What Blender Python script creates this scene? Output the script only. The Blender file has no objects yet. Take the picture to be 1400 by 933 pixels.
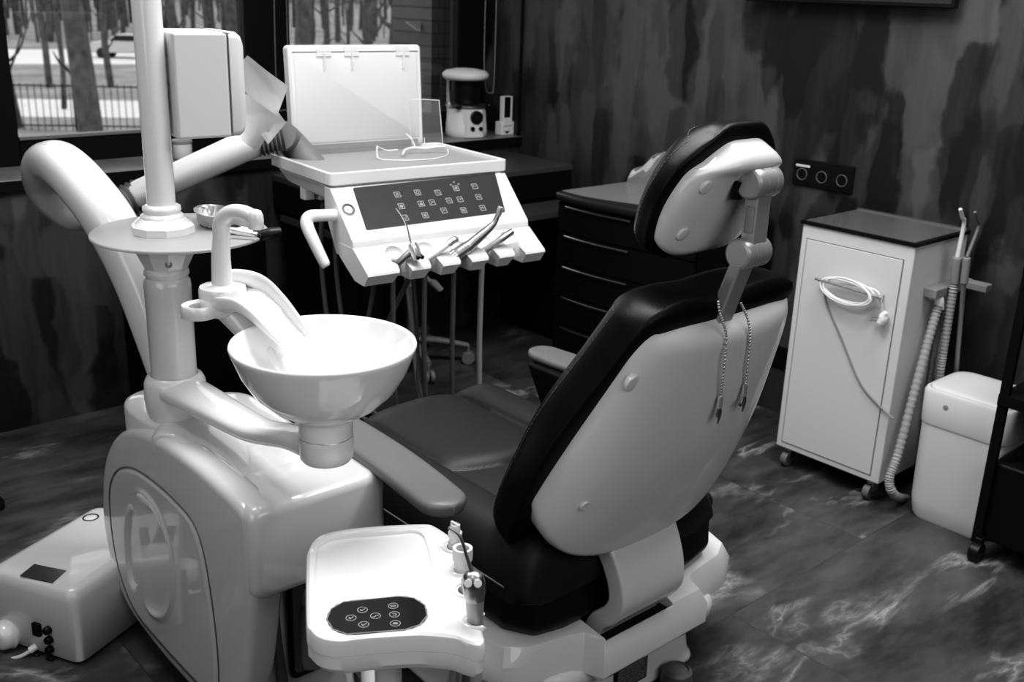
import bpy, bmesh, math, random
from mathutils import Vector, Matrix
random.seed(7)
C = bpy.context.scene.collection
PI = math.pi
V = Vector
# ------------------------------------------------------------------ camera
F = 1430.0
CAM = V((0, 0, 1.45))
_p, _r, _y = math.radians(18.7), math.radians(1.95), math.radians(48)
FWD = V((math.cos(_y)*math.cos(_p), math.sin(_y)*math.cos(_p), -math.sin(_p)))
_r0 = V((math.sin(_y), -math.cos(_y), 0)); _u0 = _r0.cross(FWD)
RGT = _r0*math.cos(_r) + _u0*math.sin(_r)
UPV = -_r0*math.sin(_r) + _u0*math.cos(_r)
def ray(px, py): return FWD*F + RGT*(px-700) - UPV*(py-466.5)
def atz(px, py, z):
    d = ray(px, py); return CAM + d*((z-CAM.z)/d.z)
def atx(px, py, x):
    d = ray(px, py); return CAM + d*(x/d.x)
def aty(px, py, y):
    d = ray(px, py); return CAM + d*(y/d.y)
def atplane(px, py, o, n):
    d = ray(px, py); return CAM + d*((V(o)-CAM).dot(n)/d.dot(n))
cd = bpy.data.cameras.new('camera'); cam = bpy.data.objects.new('camera', cd); C.objects.link(cam)
cd.sensor_width = 36; cd.lens = F/1400*36; cd.clip_start = .05; cd.clip_end = 400
m = Matrix((RGT, UPV, -FWD)).transposed().to_4x4(); m.translation = CAM
cam.matrix_world = m
cd.dof.use_dof = True; cd.dof.focus_distance = 1.85; cd.dof.aperture_fstop = 6.5
bpy.context.scene.camera = cam
# ------------------------------------------------------------------ materials
MATS = {}
def mat(name, col=.8, rough=.4, metal=0., coat=0., trans=0., ior=1.45, emis=0., alpha=1., spec=.5, noise=0., nscale=40., bump=0., bscale=200., colvar=None):
    m = bpy.data.materials.new(name); m.use_nodes = True
    nt = m.node_tree; b = nt.nodes['Principled BSDF']
    c = (col, col, col, 1) if isinstance(col, (int, float)) else (*col, 1)
    b.inputs['Base Color'].default_value = c
    b.inputs['Roughness'].default_value = rough
    b.inputs['Metallic'].default_value = metal
    b.inputs['IOR'].default_value = ior
    b.inputs['Coat Weight'].default_value = coat
    b.inputs['Coat Roughness'].default_value = .025
    b.inputs['Transmission Weight'].default_value = trans
    b.inputs['Alpha'].default_value = alpha
    b.inputs['Specular IOR Level'].default_value = spec
    if emis: b.inputs['Emission Color'].default_value = (1, 1, 1, 1); b.inputs['Emission Strength'].default_value = emis
    tc = nt.nodes.new('ShaderNodeTexCoord')
    n = nt.nodes.new('ShaderNodeTexNoise'); n.inputs['Scale'].default_value = nscale; n.inputs['Detail'].default_value = 3
    nt.links.new(tc.outputs['Object'], n.inputs['Vector'])
    mr = nt.nodes.new('ShaderNodeMapRange')
    v = noise if noise else .03
    mr.inputs['To Min'].default_value = max(.0, rough-v); mr.inputs['To Max'].default_value = min(1, rough+v)
    nt.links.new(n.outputs['Fac'], mr.inputs['Value']); nt.links.new(mr.outputs['Result'], b.inputs['Roughness'])
    if colvar:
        mr2 = nt.nodes.new('ShaderNodeMapRange'); mr2.inputs['To Min'].default_value = colvar[0]; mr2.inputs['To Max'].default_value = colvar[1]
        mr2.inputs['From Min'].default_value = .3; mr2.inputs['From Max'].default_value = .7
        nt.links.new(n.outputs['Fac'], mr2.inputs['Value']); nt.links.new(mr2.outputs['Result'], b.inputs['Base Color'])
    if bump:
        n2 = nt.nodes.new('ShaderNodeTexNoise'); n2.inputs['Scale'].default_value = bscale; n2.inputs['Detail'].default_value = 2
        nt.links.new(tc.outputs['Object'], n2.inputs['Vector'])
        bp = nt.nodes.new('ShaderNodeBump'); bp.inputs['Strength'].default_value = bump; bp.inputs['Distance'].default_value = .001
        nt.links.new(n2.outputs['Fac'], bp.inputs['Height']); nt.links.new(bp.outputs['Normal'], b.inputs['Normal'])
    MATS[name] = m
    return m
WHITE = mat('white_plastic', .76, .30, coat=.8)
SHELLW = mat('white_shell', .66, .32, coat=.5)
BODYW = mat('unit_gloss_white', .60, .30, coat=1)
PORC = mat('porcelain', .74, .10, coat=.6)
MATW = mat('matt_white', .62, .5)
CABW = mat('painted_steel_white', .62, .38)
LEATH = mat('black_leather', .004, .40, spec=.25, bump=.35, bscale=650, noise=.05)
SEATL = mat('seat_leather', .020, .48, spec=.32, bump=.3, bscale=650, noise=.05)
PADG = mat('grey_pad', .13, .42)
BLACK = mat('black_plastic', .008, .4, spec=.3)
BLKM = mat('black_frame', .006, .5, spec=.2)
DARKG = mat('dark_panel', .036, .22, coat=.3)
KEYD = mat('keypad_dark', .014, .2, coat=.2)
PANELM = mat('panel_print', .40, .5)
CHROME = mat('chrome', .80, .20, metal=.85)
STEEL = mat('brushed_steel', .42, .33, metal=1)
ALU = mat('satin_aluminium', .42, .38, metal=.6)
GREYP = mat('grey_plastic', .22, .45)
MIDG = mat('mid_grey', .12, .5)
HOSE = mat('grey_hose', .30, .5)
HOSED = mat('dark_hose', .10, .5)
RUBB = mat('bellows_rubber', .13, .55)
TRAYG = mat('tray_mat', .27, .5)
SCREEN = mat('viewer_screen', .52, .35, emis=.05)
FROST = mat('frosted_glass', .62, .35, trans=.45, alpha=.80)
CLEAR = mat('clear_plastic', .9, .04, alpha=.13, spec=1, coat=1)
CLEARR = mat('clear_rim_glow', .85, .1, alpha=.8, emis=.06)  # faint emission stands in for highlights along the clear edges
FILM = mat('plastic_film', .85, .18, alpha=.55, coat=.5)
FILMW = mat('white_film', .82, .22, coat=.4)
SILL = mat('sill_stone', .16, .35, colvar=(.12, .19), nscale=9)
TREEM = mat('bark', .03, .9, colvar=(.025, .08), nscale=3)
SNOW = mat('snow', .55, .8)
ROADM = mat('road', .55, .8)
REDG = mat('dark_car', .03, .2)
SILV = mat('car_paint', .4, .3)
# ------------------------------------------------------------------ geometry
class G:
    def __init__(s): s.v = []; s.f = []
    def add(s, vs, fs, M=None):
        o = len(s.v); s.v += [(M @ V(p)) if M else V(p) for p in vs]
        s.f += [tuple(i+o for i in f) for f in fs]; return s
    def box(s, x0, x1, y0, y1, z0, z1, M=None):
        return s.add([(x, y, z) for z in (z0, z1) for x, y in ((x0, y0), (x1, y0), (x1, y1), (x0, y1))],
                     [(3, 2, 1, 0), (4, 5, 6, 7), (0, 1, 5, 4), (1, 2, 6, 5), (2, 3, 7, 6), (3, 0, 4, 7)], M)
    def prism(s, a, b, M=None):
        n = len(a)
        return s.add(list(a)+list(b), [tuple(range(n))[::-1], tuple(range(n, 2*n))] + [(i, (i+1) % n, n+(i+1) % n, n+i) for i in range(n)], M)
    def loft(s, rings, closed=True, cap=True, M=None):
        n = len(rings[0]); vs = [p for r in rings for p in r]; fs = []
        for i in range(len(rings)-1):
            for j in range(n if closed else n-1):
                a = i*n+j; b = i*n+(j+1) % n
                fs.append((a, b, b+n, a+n))
        if cap and closed:
            fs.append(tuple(range(n))[::-1]); fs.append(tuple(range((len(rings)-1)*n, len(rings)*n)))
        return s.add(vs, fs, M)
    def lathe(s, prof, c=(0, 0, 0), seg=48, M=None, cap=False):
        c = V(c); rings = [[c+V((r*math.cos(2*PI*k/seg), r*math.sin(2*PI*k/seg), z)) for k in range(seg)] for r, z in prof]
        return s.loft(rings, True, cap, M)
    def tube(s, pts, r, seg=14, closed=False, smooth=6, flat=(1, 1), up=None, cap=True, M=None):
        P, R = spline(pts, r, smooth, closed)
        n = len(P); rings = []; ref = V(up) if up else None; prev = None
        for i in range(n):
            a = P[(i-1) % n] if (closed or i > 0) else P[i]; b = P[(i+1) % n] if (closed or i < n-1) else P[i]
            t = (b-a).normalized()
            if ref: u = ref - t*ref.dot(t)
            elif prev is None:
                q = V((0, 0, 1)) if abs(t.z) < .9 else V((1, 0, 0)); u = q - t*q.dot(t)
            else: u = prev - t*prev.dot(t)
            u.normalize(); prev = u; w = t.cross(u)
            rings.append([P[i] + (u*math.cos(2*PI*k/seg)*flat[0] + w*math.sin(2*PI*k/seg)*flat[1])*R[i] for k in range(seg)])
        if closed: rings.append(rings[0]); return s.loft(rings, True, False, M)
        return s.loft(rings, True, cap, M)
    def cyl(s, a, b, r, r2=None, seg=28, M=None):
        return s.tube([a, b], [r, r if r2 is None else r2], seg, smooth=1, M=M)
    def ball(s, c, r, seg=20, M=None, sz=(1, 1, 1)):
        prof = [(math.sin(PI*i/12)*r, -math.cos(PI*i/12)*r) for i in range(13)]; prof[0] = (1e-4, -r); prof[-1] = (1e-4, r)
        g = G().lathe(prof, (0, 0, 0), seg)
        return s.add([V((p.x*sz[0], p.y*sz[1], p.z*sz[2]))+V(c) for p in g.v], g.f, M)
    def torus(s, c, R, r, M=None, seg=40, s2=10, z=0):
        return s.tube([V(c)+V((R*math.cos(2*PI*k/seg), R*math.sin(2*PI*k/seg), z)) for k in range(seg)], r, s2, closed=True, smooth=1, M=M)
def spline(pts, r, k=6, closed=False):
    P = [V(p) for p in pts]; n = len(P); R = list(r) if isinstance(r, (list, tuple)) else [r]*n
    if k <= 1 or n < 3: return P, R
    oP, oR = [], []
    for i in range(n if closed else n-1):
        g = lambda L, j: L[j % n] if closed else L[max(0, min(n-1, j))]
        p0, p1, p2, p3 = (g(P, i+d) for d in (-1, 0, 1, 2)); r1, r2 = g(R, i), g(R, i+1)
        for q in range(k):
            t = q/k
            oP.append(.5*((2*p1) + (p2-p0)*t + (2*p0-5*p1+4*p2-p3)*t*t + (3*p1-p0-3*p2+p3)*t**3)); oR.append(r1+(r2-r1)*t)
    if not closed: oP.append(P[-1]); oR.append(R[-1])
    return oP, oR
WM = {}
def build(g, name, m, parent=None, bevel=0, seg=3, sharp=35, sub=0, kind=None, base=True):
    me = bpy.data.meshes.new(name)
    vs = g.v
    if parent is not None: inv = WM[parent.name].inverted(); vs = [inv @ p for p in vs]; W = WM[parent.name]
    elif base:
        xs = [p.x for p in vs]; ys = [p.y for p in vs]; zs = [p.z for p in vs]
        o = V(((min(xs)+max(xs))/2, (min(ys)+max(ys))/2, min(zs))); vs = [p-o for p in vs]; W = Matrix.Translation(o)
    else: W = Matrix()
    me.from_pydata([tuple(p) for p in vs], [], g.f); me.validate()
    bm = bmesh.new(); bm.from_mesh(me); bmesh.ops.recalc_face_normals(bm, faces=bm.faces); bm.to_mesh(me); bm.free()
    me.polygons.foreach_set('use_smooth', [True]*len(me.polygons))
    if not bevel and not sub: me.set_sharp_from_angle(angle=math.radians(sharp))
    me.materials.append(m)
    o = bpy.data.objects.new(name, me); C.objects.link(o)
    if parent is not None: o.parent = parent
    else: o.matrix_world = W
    WM[o.name] = W
    if bevel:
        b = o.modifiers.new('bevel', 'BEVEL'); b.width = bevel; b.segments = seg; b.limit_method = 'ANGLE'; b.angle_limit = math.radians(28)
        o.modifiers.new('wn', 'WEIGHTED_NORMAL')
    if sub: s_ = o.modifiers.new('sub', 'SUBSURF'); s_.levels = sub; s_.render_levels = sub
    if kind: o['kind'] = kind
    return o
def thing(name, label, cat, loc=(0, 0, 0), rz=0, group=None):
    o = bpy.data.objects.new(name, None); C.objects.link(o); o.empty_display_size = .05
    W = Matrix.Translation(V(loc)) @ Matrix.Rotation(rz, 4, 'Z'); o.matrix_world = W
    o['label'] = label; o['category'] = cat
    if group: o['group'] = group
    WM[o.name] = W; return o
def tag(o, label, cat, group=None, kind=None):
    o['label'] = label; o['category'] = cat
    if group: o['group'] = group
    if kind: o['kind'] = kind
    return o
def cut(o, cutters):
    for c in cutters:
        md = o.modifiers.new('b', 'BOOLEAN'); md.operation = 'DIFFERENCE'; md.object = c; md.solver = 'EXACT'
    bpy.context.view_layer.update()
    dg = bpy.context.evaluated_depsgraph_get()
    me = bpy.data.meshes.new_from_object(o.evaluated_get(dg)); o.modifiers.clear(); o.data = me
    me.polygons.foreach_set('use_smooth', [True]*len(me.polygons)); me.set_sharp_from_angle(angle=math.radians(30))
    for c in cutters: bpy.data.objects.remove(c, do_unlink=True)
def text_geo(txt, size, M):
    cu = bpy.data.curves.new('t', 'FONT'); cu.body = txt; cu.size = size; cu.align_x = 'CENTER'; cu.align_y = 'CENTER'
    o = bpy.data.objects.new('t', cu); C.objects.link(o); bpy.context.view_layer.update()
    me = bpy.data.meshes.new_from_object(o.evaluated_get(bpy.context.evaluated_depsgraph_get()))
    g = G(); g.add([v.co for v in me.vertices], [tuple(p.vertices) for p in me.polygons], M)
    bpy.data.objects.remove(o, do_unlink=True); bpy.data.meshes.remove(me); return g
def frame_mat(o, x, y, z):  # columns
    M = Matrix((V(x).normalized(), V(y).normalized(), V(z).normalized())).transposed().to_4x4(); M.translation = V(o); return M
def lerp(a, b, t): return a+(b-a)*t
def pw(t, tab):
    if t <= tab[0][0]: return tab[0][1]
    for (a, x), (b, y) in zip(tab, tab[1:]):
        if t <= b:
            i = tab.index((a, x)); k = (t-a)/(b-a)
            m0 = (y-x) if i == 0 else (y-tab[i-1][1])/(b-tab[i-1][0])*(b-a)
            m1 = (y-x) if i+2 >= len(tab) else (tab[i+2][1]-x)/(tab[i+2][0]-a)*(b-a)
            return (2*k**3-3*k*k+1)*x+(k**3-2*k*k+k)*m0+(3*k*k-2*k**3)*y+(k**3-k*k)*m1
    return tab[-1][1]
def rrect(x0, x1, y0, y1, r, n=6):
    out = []
    for cx, cy, a in ((x1-r, y1-r, 0), (x0+r, y1-r, 90), (x0+r, y0+r, 180), (x1-r, y0+r, 270)):
        for k in range(n+1):
            t = math.radians(a+90*k/n); out.append((cx+r*math.cos(t), cy+r*math.sin(t)))
    return out
# ------------------------------------------------------------------ room
XW, YW = 3.12, 3.467
def wall_material():
    m = bpy.data.materials.new('streaked_concrete'); m.use_nodes = True; nt = m.node_tree; N = nt.nodes; L = nt.links
    b = N['Principled BSDF']; tc = N.new('ShaderNodeTexCoord')
    def mp(sc, loc=(0, 0, 0)):
        q = N.new('ShaderNodeMapping'); q.inputs['Scale'].default_value = sc; q.inputs['Location'].default_value = loc
        L.new(tc.outputs['Object'], q.inputs['Vector']); return q
    # irregular warp
    nz = N.new('ShaderNodeTexNoise'); nz.inputs['Scale'].default_value = 7; nz.inputs['Detail'].default_value = 6; L.new(tc.outputs['Object'], nz.inputs['Vector'])
    def layer(sc, loc):
        q = mp(sc, loc); ad = N.new('ShaderNodeVectorMath'); ad.operation = 'MULTIPLY_ADD'
        ad.inputs[1].default_value = (.8, .8, .8); L.new(nz.outputs['Color'], ad.inputs[0]); L.new(q.outputs[0], ad.inputs[2])
        v = N.new('ShaderNodeTexVoronoi'); v.feature = 'SMOOTH_F1'; v.inputs['Smoothness'].default_value = .22; v.inputs['Scale'].default_value = 1
        v.distance = 'MINKOWSKI'; v.inputs['Exponent'].default_value = 4
        L.new(ad.outputs[0], v.inputs['Vector']); s = N.new('ShaderNodeSeparateColor'); L.new(v.outputs['Color'], s.inputs[0]); return s.outputs[0]
    a = layer((7, 7, 2.1), (3, 1, 0)); c = layer((13, 13, 3.4), (7, 2, 5))
    mx = N.new('ShaderNodeMix'); mx.inputs[0].default_value = .42; L.new(a, mx.inputs[2]); L.new(c, mx.inputs[3])
    q = mp((30, 30, 3)); st = N.new('ShaderNodeTexNoise'); st.inputs['Scale'].default_value = 1; st.inputs['Detail'].default_value = 8; st.inputs['Roughness'].default_value = .7
    L.new(q.outputs[0], st.inputs['Vector'])
    mx2 = N.new('ShaderNodeMix'); mx2.inputs[0].default_value = .30; L.new(mx.outputs[0], mx2.inputs[2]); L.new(st.outputs['Fac'], mx2.inputs[3])
    cr = N.new('ShaderNodeValToRGB'); e = cr.color_ramp.elements
    e[0].position = .26; e[0].color = (.003, .003, .003, 1); e[1].position = .74; e[1].color = (.066, .066, .066, 1)
    k = e.new(.36); k.color = (.014, .014, .014, 1); k = e.new(.5); k.color = (.036, .036, .036, 1)
    L.new(mx2.outputs[0], cr.inputs[0]); L.new(cr.outputs[0], b.inputs['Base Color'])
    b.inputs['Roughness'].default_value = .55
    bp = N.new('ShaderNodeBump'); bp.inputs['Strength'].default_value = .25; bp.inputs['Distance'].default_value = .004
    L.new(st.outputs['Fac'], bp.inputs['Height']); L.new(bp.outputs[0], b.inputs['Normal'])
    return m
WALL = wall_material()
def floor_material():
    m = bpy.data.materials.new('marble_tile_floor'); m.use_nodes = True; nt = m.node_tree; N = nt.nodes; L = nt.links
    b = N['Principled BSDF']; tc = N.new('ShaderNodeTexCoord')
    mp = N.new('ShaderNodeMapping'); mp.inputs['Location'].default_value = (-1.915+6.0, -1.283+6.0, 0); L.new(tc.outputs['Object'], mp.inputs['Vector'])
    br = N.new('ShaderNodeTexBrick'); br.inputs['Scale'].default_value = 1; br.inputs['Brick Width'].default_value = 1.2; br.inputs['Row Height'].default_value = .6
    br.inputs['Mortar Size'].default_value = .0016; br.inputs['Mortar Smooth'].default_value = .3; br.offset = .5
    br.inputs['Color1'].default_value = (.35, .35, .35, 1); br.inputs['Color2'].default_value = (.65, .65, .65, 1); br.inputs['Mortar'].default_value = (.5, .5, .5, 1)
    L.new(mp.outputs[0], br.inputs['Vector'])
    # veins run diagonally; shift the pattern per tile
    off = N.new('ShaderNodeVectorMath'); off.operation = 'MULTIPLY_ADD'; off.inputs[1].default_value = (9, 5, 3)
    L.new(br.outputs['Color'], off.inputs[0])
    rot = N.new('ShaderNodeMapping'); rot.inputs['Rotation'].default_value = (0, 0, math.radians(42)); rot.inputs['Scale'].default_value = (1.1, 2.9, 1)
    L.new(tc.outputs['Object'], rot.inputs['Vector']); L.new(rot.outputs[0], off.inputs[2])
    n1 = N.new('ShaderNodeTexNoise'); n1.inputs['Scale'].default_value = 1.15; n1.inputs['Detail'].default_value = 7; n1.inputs['Roughness'].default_value = .6; n1.inputs['Distortion'].default_value = .5
    L.new(off.outputs[0], n1.inputs['Vector'])
    sb = N.new('ShaderNodeMath'); sb.operation = 'SUBTRACT'; sb.inputs[1].default_value = .5; L.new(n1.outputs['Fac'], sb.inputs[0])
    ab = N.new('ShaderNodeMath'); ab.operation = 'ABSOLUTE'; L.new(sb.outputs[0], ab.inputs[0])
    vr = N.new('ShaderNodeValToRGB'); e = vr.color_ramp.elements; e[0].position = 0; e[0].color = (1, 1, 1, 1); e[1].position = .035; e[1].color = (0, 0, 0, 1)
    k = e.new(.008); k.color = (.45, .45, .45, 1)
    L.new(ab.outputs[0], vr.inputs[0])
    n2 = N.new('ShaderNodeTexNoise'); n2.inputs['Scale'].default_value = 1.6; n2.inputs['Detail'].default_value = 5; L.new(off.outputs[0], n2.inputs['Vector'])
    gate = N.new('ShaderNodeMapRange'); gate.inputs['From Min'].default_value = .49; gate.inputs['From Max'].default_value = .62; L.new(n2.outputs['Fac'], gate.inputs['Value'])
    vm = N.new('ShaderNodeMath'); vm.operation = 'MULTIPLY'; L.new(vr.outputs[0], vm.inputs[0]); L.new(gate.outputs[0], vm.inputs[1])
    n3 = N.new('ShaderNodeTexNoise'); n3.inputs['Scale'].default_value = 3.2; n3.inputs['Detail'].default_value = 9; n3.inputs['Roughness'].default_value = .65; L.new(off.outputs[0], n3.inputs['Vector'])
    bc = N.new('ShaderNodeValToRGB'); e = bc.color_ramp.elements; e[0].position = .33; e[0].color = (.024, .024, .024, 1); e[1].position = .70; e[1].color = (.082, .082, .082, 1)
    L.new(n3.outputs['Fac'], bc.inputs[0])
    mx = N.new('ShaderNodeMix'); mx.data_type = 'RGBA'; L.new(vm.outputs[0], mx.inputs[0]); L.new(bc.outputs[0], mx.inputs[6]); mx.inputs[7].default_value = (.30, .30, .30, 1)
    mo = N.new('ShaderNodeMix'); mo.data_type = 'RGBA'; L.new(br.outputs['Fac'], mo.inputs[0]); L.new(mx.outputs[2], mo.inputs[6]); mo.inputs[7].default_value = (.03, .03, .03, 1)
    L.new(mo.outputs[2], b.inputs['Base Color'])
    rr = N.new('ShaderNodeMapRange'); rr.inputs['To Min'].default_value = .30; rr.inputs['To Max'].default_value = .48; L.new(n3.outputs['Fac'], rr.inputs['Value']); L.new(rr.outputs[0], b.inputs['Roughness'])
    bp = N.new('ShaderNodeBump'); bp.inputs['Strength'].default_value = .4; bp.inputs['Distance'].default_value = .002; L.new(n3.outputs['Fac'], bp.inputs['Height'])
    L.new(bp.outputs[0], b.inputs['Normal'])
    return m
FLOORM = floor_material()
CEIL = mat('ceiling_paint', .10, .8)
XL, YN = -1.6, -1.3
o = build(G().box(XL-.2, XW+.2, YN-.2, YW+.25, -.15, 0), 'floor', FLOORM, base=False, kind='structure')
build(G().box(XW, XW+.2, YN-.2, YW+.25, 0, 2.8), 'wall_back', WALL, base=False, kind='structure')
g = G().box(XL, XW, YW, YW+.25, 0, .80)
g.box(XL, .93, YW, YW+.25, .80, 2.8); g.box(.93, XW, YW, YW+.25, 2.35, 2.8)
build(g, 'wall_window', WALL, base=False, kind='structure')
build(G().box(XL-.2, XL, YN-.2, YW+.25, 0, 2.8), 'wall_left', WALL, base=False, kind='structure')
build(G().box(XL-.2, XW+.2, YN-.2, YN, 0, 2.8), 'wall_front', WALL, base=False, kind='structure')
build(G().box(XL-.2, XW+.2, YN-.2, YW+.25, 2.8, 2.95), 'ceiling', CEIL, base=False, kind='structure')
# thin dark edge where the reveal meets the room
build(G().box(XW-.012, XW-.001, YW-.010, YW-.001, .80, 2.35), 'trim_1', BLKM, base=False, kind='structure')
build(G().box(.93, XW-.001, YW-.018, YW+.24, .80, .83), 'trim_2', SILL, base=False, kind='structure', bevel=.003)
build(G().box(.93, XW-.001, YW-.022, YW-.0185, .795, .828), 'trim_3', BLKM, base=False, kind='structure')
# window: black frame at the outer face of the wall
wy = 3.70
w = build(G().box(.94, 1.10, wy, wy+.06, .83, 2.35).box(1.94, 2.13, wy, wy+.06, .83, 2.35).box(2.955, XW-.003, wy, wy+.06, .83, 2.35)
          .box(1.10, 1.94, wy, wy+.06, .83, .915).box(2.13, 2.955, wy, wy+.06, .83, .915).box(1.1, 2.955, wy, wy+.06, 2.27, 2.35), 'window_1', BLKM, kind='structure', bevel=.004, base=False)
o = build(G().box(1.10, 1.94, wy-.006, wy+.03, .915, .925), 'glazing_bead', MIDG, w)
GLASSM = bpy.data.materials.new('window_glass'); GLASSM.use_nodes = True
nt = GLASSM.node_tree; nt.nodes.remove(nt.nodes['Principled BSDF'])
tr = nt.nodes.new('ShaderNodeBsdfTransparent'); gl = nt.nodes.new('ShaderNodeBsdfGlossy'); gl.inputs['Roughness'].default_value = .02; fr = nt.nodes.new('ShaderNodeFresnel'); fr.inputs[0].default_value = 1.45
tr.inputs[0].default_value = (.85, .85, .85, 1)
ms = nt.nodes.new('ShaderNodeMixShader'); nt.links.new(fr.outputs[0], ms.inputs[0]); nt.links.new(tr.outputs[0], ms.inputs[1]); nt.links.new(gl.outputs[0], ms.inputs[2])
nt.links.new(ms.outputs[0], nt.nodes['Material Output'].inputs[0])
build(G().box(1.10, 1.94, wy+.028, wy+.032, .915, 2.27), 'pane', GLASSM, w)
build(G().box(2.13, 2.955, wy+.028, wy+.032, .915, 2.27), 'pane', GLASSM, w)
# pull cords of the blind (white loop on the right, dark chain at the mullion)
def cord(px0, px1, ytop, ybot, y, m, label, r=.0022):
    a0, a1 = aty(px0, ytop, y), aty(px1, ytop, y); b0, b1 = aty(px0-3, ybot-30, y), aty(px1-2, ybot-30, y); bm_ = aty((px0+px1)/2, ybot, y)
    a0.z = a1.z = 2.3; g = G(); g.tube([a0, lerp(a0, b0, .5), b0, bm_, b1, lerp(a1, b1, .5), a1], r, 6, smooth=6)
    return tag(build(g, 'blind_cord', m), label, 'cord')
cord(665, 678, 0, 127, 3.60, GREYP, 'thin pale looped blind cord hanging in the right window corner')
cord(381, 396, 0, 150, 3.62, MIDG, 'thin grey looped blind chain hanging in front of the black mullion')
# ------------------------------------------------------------------ outdoors
GZ = -3.6
GRM = mat('winter_ground', .1, .95, colvar=(.10, .26), nscale=.45)
g = G().box(-60, 160, 6, 240, GZ-.3, GZ); build(g, 'ground', GRM, base=False, kind='structure')
def gp(px, py, z=None): return atz(px, py, GZ if z is None else z)
# snowy road and verge
a, b, c, d = gp(-200, 88), gp(760, 88), gp(760, 68), gp(-200, 68)
up = V((0, 0, .03)); build(G().prism([a, b, c, d], [p+up for p in (a, b, c, d)]), 'road', SNOW, base=False, kind='structure')
a, b, c, d = gp(-200, 158), gp(760, 168), gp(760, 150), gp(-200, 132)
build(G().prism([a, b, c, d], [p+up for p in (a, b, c, d)]), 'path', SNOW, base=False, kind='structure')
# far hedge / wood edge as the backdrop of trees
def tree(bx, by, r, px_top_shift, kind, label, h=16, seed=0, fork=None):
    rnd = random.Random(seed)
    b = gp(bx, by); dist = (b-CAM).length
    lean = RGT*(px_top_shift/F*dist)
    t = thing('tree', label, 'tree', b, group=grp)
    g = G(); pts = [b + V((0, 0, h*k/6)) + lean*(k/6) + RGT*rnd.uniform(-.12, .12)*(k > 0) for k in range(7)]
    g.tube(pts, [r*(1.15-.75*k/6) for k in range(7)], 9, smooth=3)
    build(g, 'trunk', TREEM, t)
    for q in range(kind):
        g = G()
        k = rnd.uniform(.12, .75); i = int(k*6); p = lerp(pts[i], pts[i+1], k*6-i); sg = rnd.choice((-1, 1)); ln = rnd.uniform(1.2, 3.2)
        pp = [p]; dr = (RGT*sg*rnd.uniform(.4, 1) + V((0, 0, rnd.uniform(.4, 1.2))) + FWD*rnd.uniform(-.3, .3)).normalized()
        for w_ in range(4): pp.append(pp[-1]+dr*ln/4); dr = (dr+V((rnd.uniform(-.3, .3), rnd.uniform(-.3, .3), rnd.uniform(-.1, .3)))).normalized()
        g.tube(pp, [r*.32, r*.25, r*.18, r*.12, r*.04], 6, smooth=2)
        build(g, 'branch', TREEM, t)
grp = 'bare winter trees seen through the window'
TREES = [(128, 205, .34, -28, 10, 'thick bare tree with a leaning trunk filling the middle of the left pane', 14),
 (25, 175, .16, -22, 8, 'slim bare tree nearest the left edge of the window', 12),
 (68, 120, .14, -10, 10, 'thin upright bare tree just left of the thick leaning one', 12),
 (88, 150, .10, 6, 7, 'slender bare sapling close against the thick leaning tree', 10),
 (152, 118, .15, -6, 9, 'thin dark bare tree standing before the parked car', 12),
 (242, 130, .22, 2, 6, 'bare tree beyond the pole and storage box', 13),
 (322, 105, .34, 0, 6, 'broad bare trunk beside the black mullion in the left pane', 14),
 (286, 150, .08, 4, 6, 'hair-thin bare sapling between the storage box and the mullion', 9),
 (415, 150, .34, 6, 8, 'forked bare tree at the left edge of the right pane', 14),
 (448, 120, .16, -3, 6, 'narrow straight bare trunk above the lit viewer, second from the left', 12),
 (474, 130, .09, 8, 8, 'thin slanting bare sapling above the middle of the lit viewer', 10),
 (502, 160, .20, 3, 9, 'dark bare trunk above the viewer centre', 12),
 (548, 140, .40, -4, 12, 'thick bare tree with many side branches above the viewer right corner', 14)]
for i, (bx, by, r, sh, kd, lb, h) in enumerate(TREES): tree(bx, by, r, sh, kd, lb, h, i+3)
# wood edge far away: many thin trunks, too many to count
rnd = random.Random(5); g = G()
for k in range(260):
    px = rnd.uniform(-60, 720); py = rnd.uniform(8, 60); b = gp(px, py); dist = (b-CAM).length; r = rnd.uniform(.06, .3)
    if dist > 220: continue
    g.tube([b, b+V((rnd.uniform(-.6, .6), rnd.uniform(-.6, .6), 9)), b+V((rnd.uniform(-1, 1), 0, 18))], [r, r*.7, r*.3], 5, smooth=1)
tag(build(g, 'distant_woodland', TREEM), 'hazy mass of thin bare trunks far beyond the road', 'woodland', kind='stuff')
build(G().box(-60, 160, 225, 226, GZ, 30), 'backdrop_hill', GRM, base=False, kind='structure')
# railing
a, b = gp(-120, 176), gp(560, 186); dv = (b-a); L_ = dv.length; dn = dv.normalized(); nn = V((-dn.y, dn.x, 0))
t = thing('railing_fence', 'black iron railing fence crossing the garden in the left pane', 'fence', a)
g = G(); k = 0
FH = 1.55
while k < L_:
    p = a+dn*k; g.box(-.012, .012, -.012, .012, 0, FH, Matrix.Translation(p)); k += .22
build(g, 'bars', BLKM, t)
g = G()
for z in (.15, FH-.1): g.prism([a+V((0, 0, z))-nn*.02, b+V((0, 0, z))-nn*.02, b+V((0, 0, z))+nn*.02, a+V((0, 0, z))+nn*.02], [a+V((0, 0, z+.05))-nn*.02, b+V((0, 0, z+.05))-nn*.02, b+V((0, 0, z+.05))+nn*.02, a+V((0, 0, z+.05))+nn*.02])
build(g, 'rails', BLKM, t)
k = 0
while k < L_:
    build(G().box(-.05, .05, -.05, .05, 0, FH+.15, Matrix.Translation(a+dn*k)), 'post', BLKM, t); k += 2.6
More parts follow.
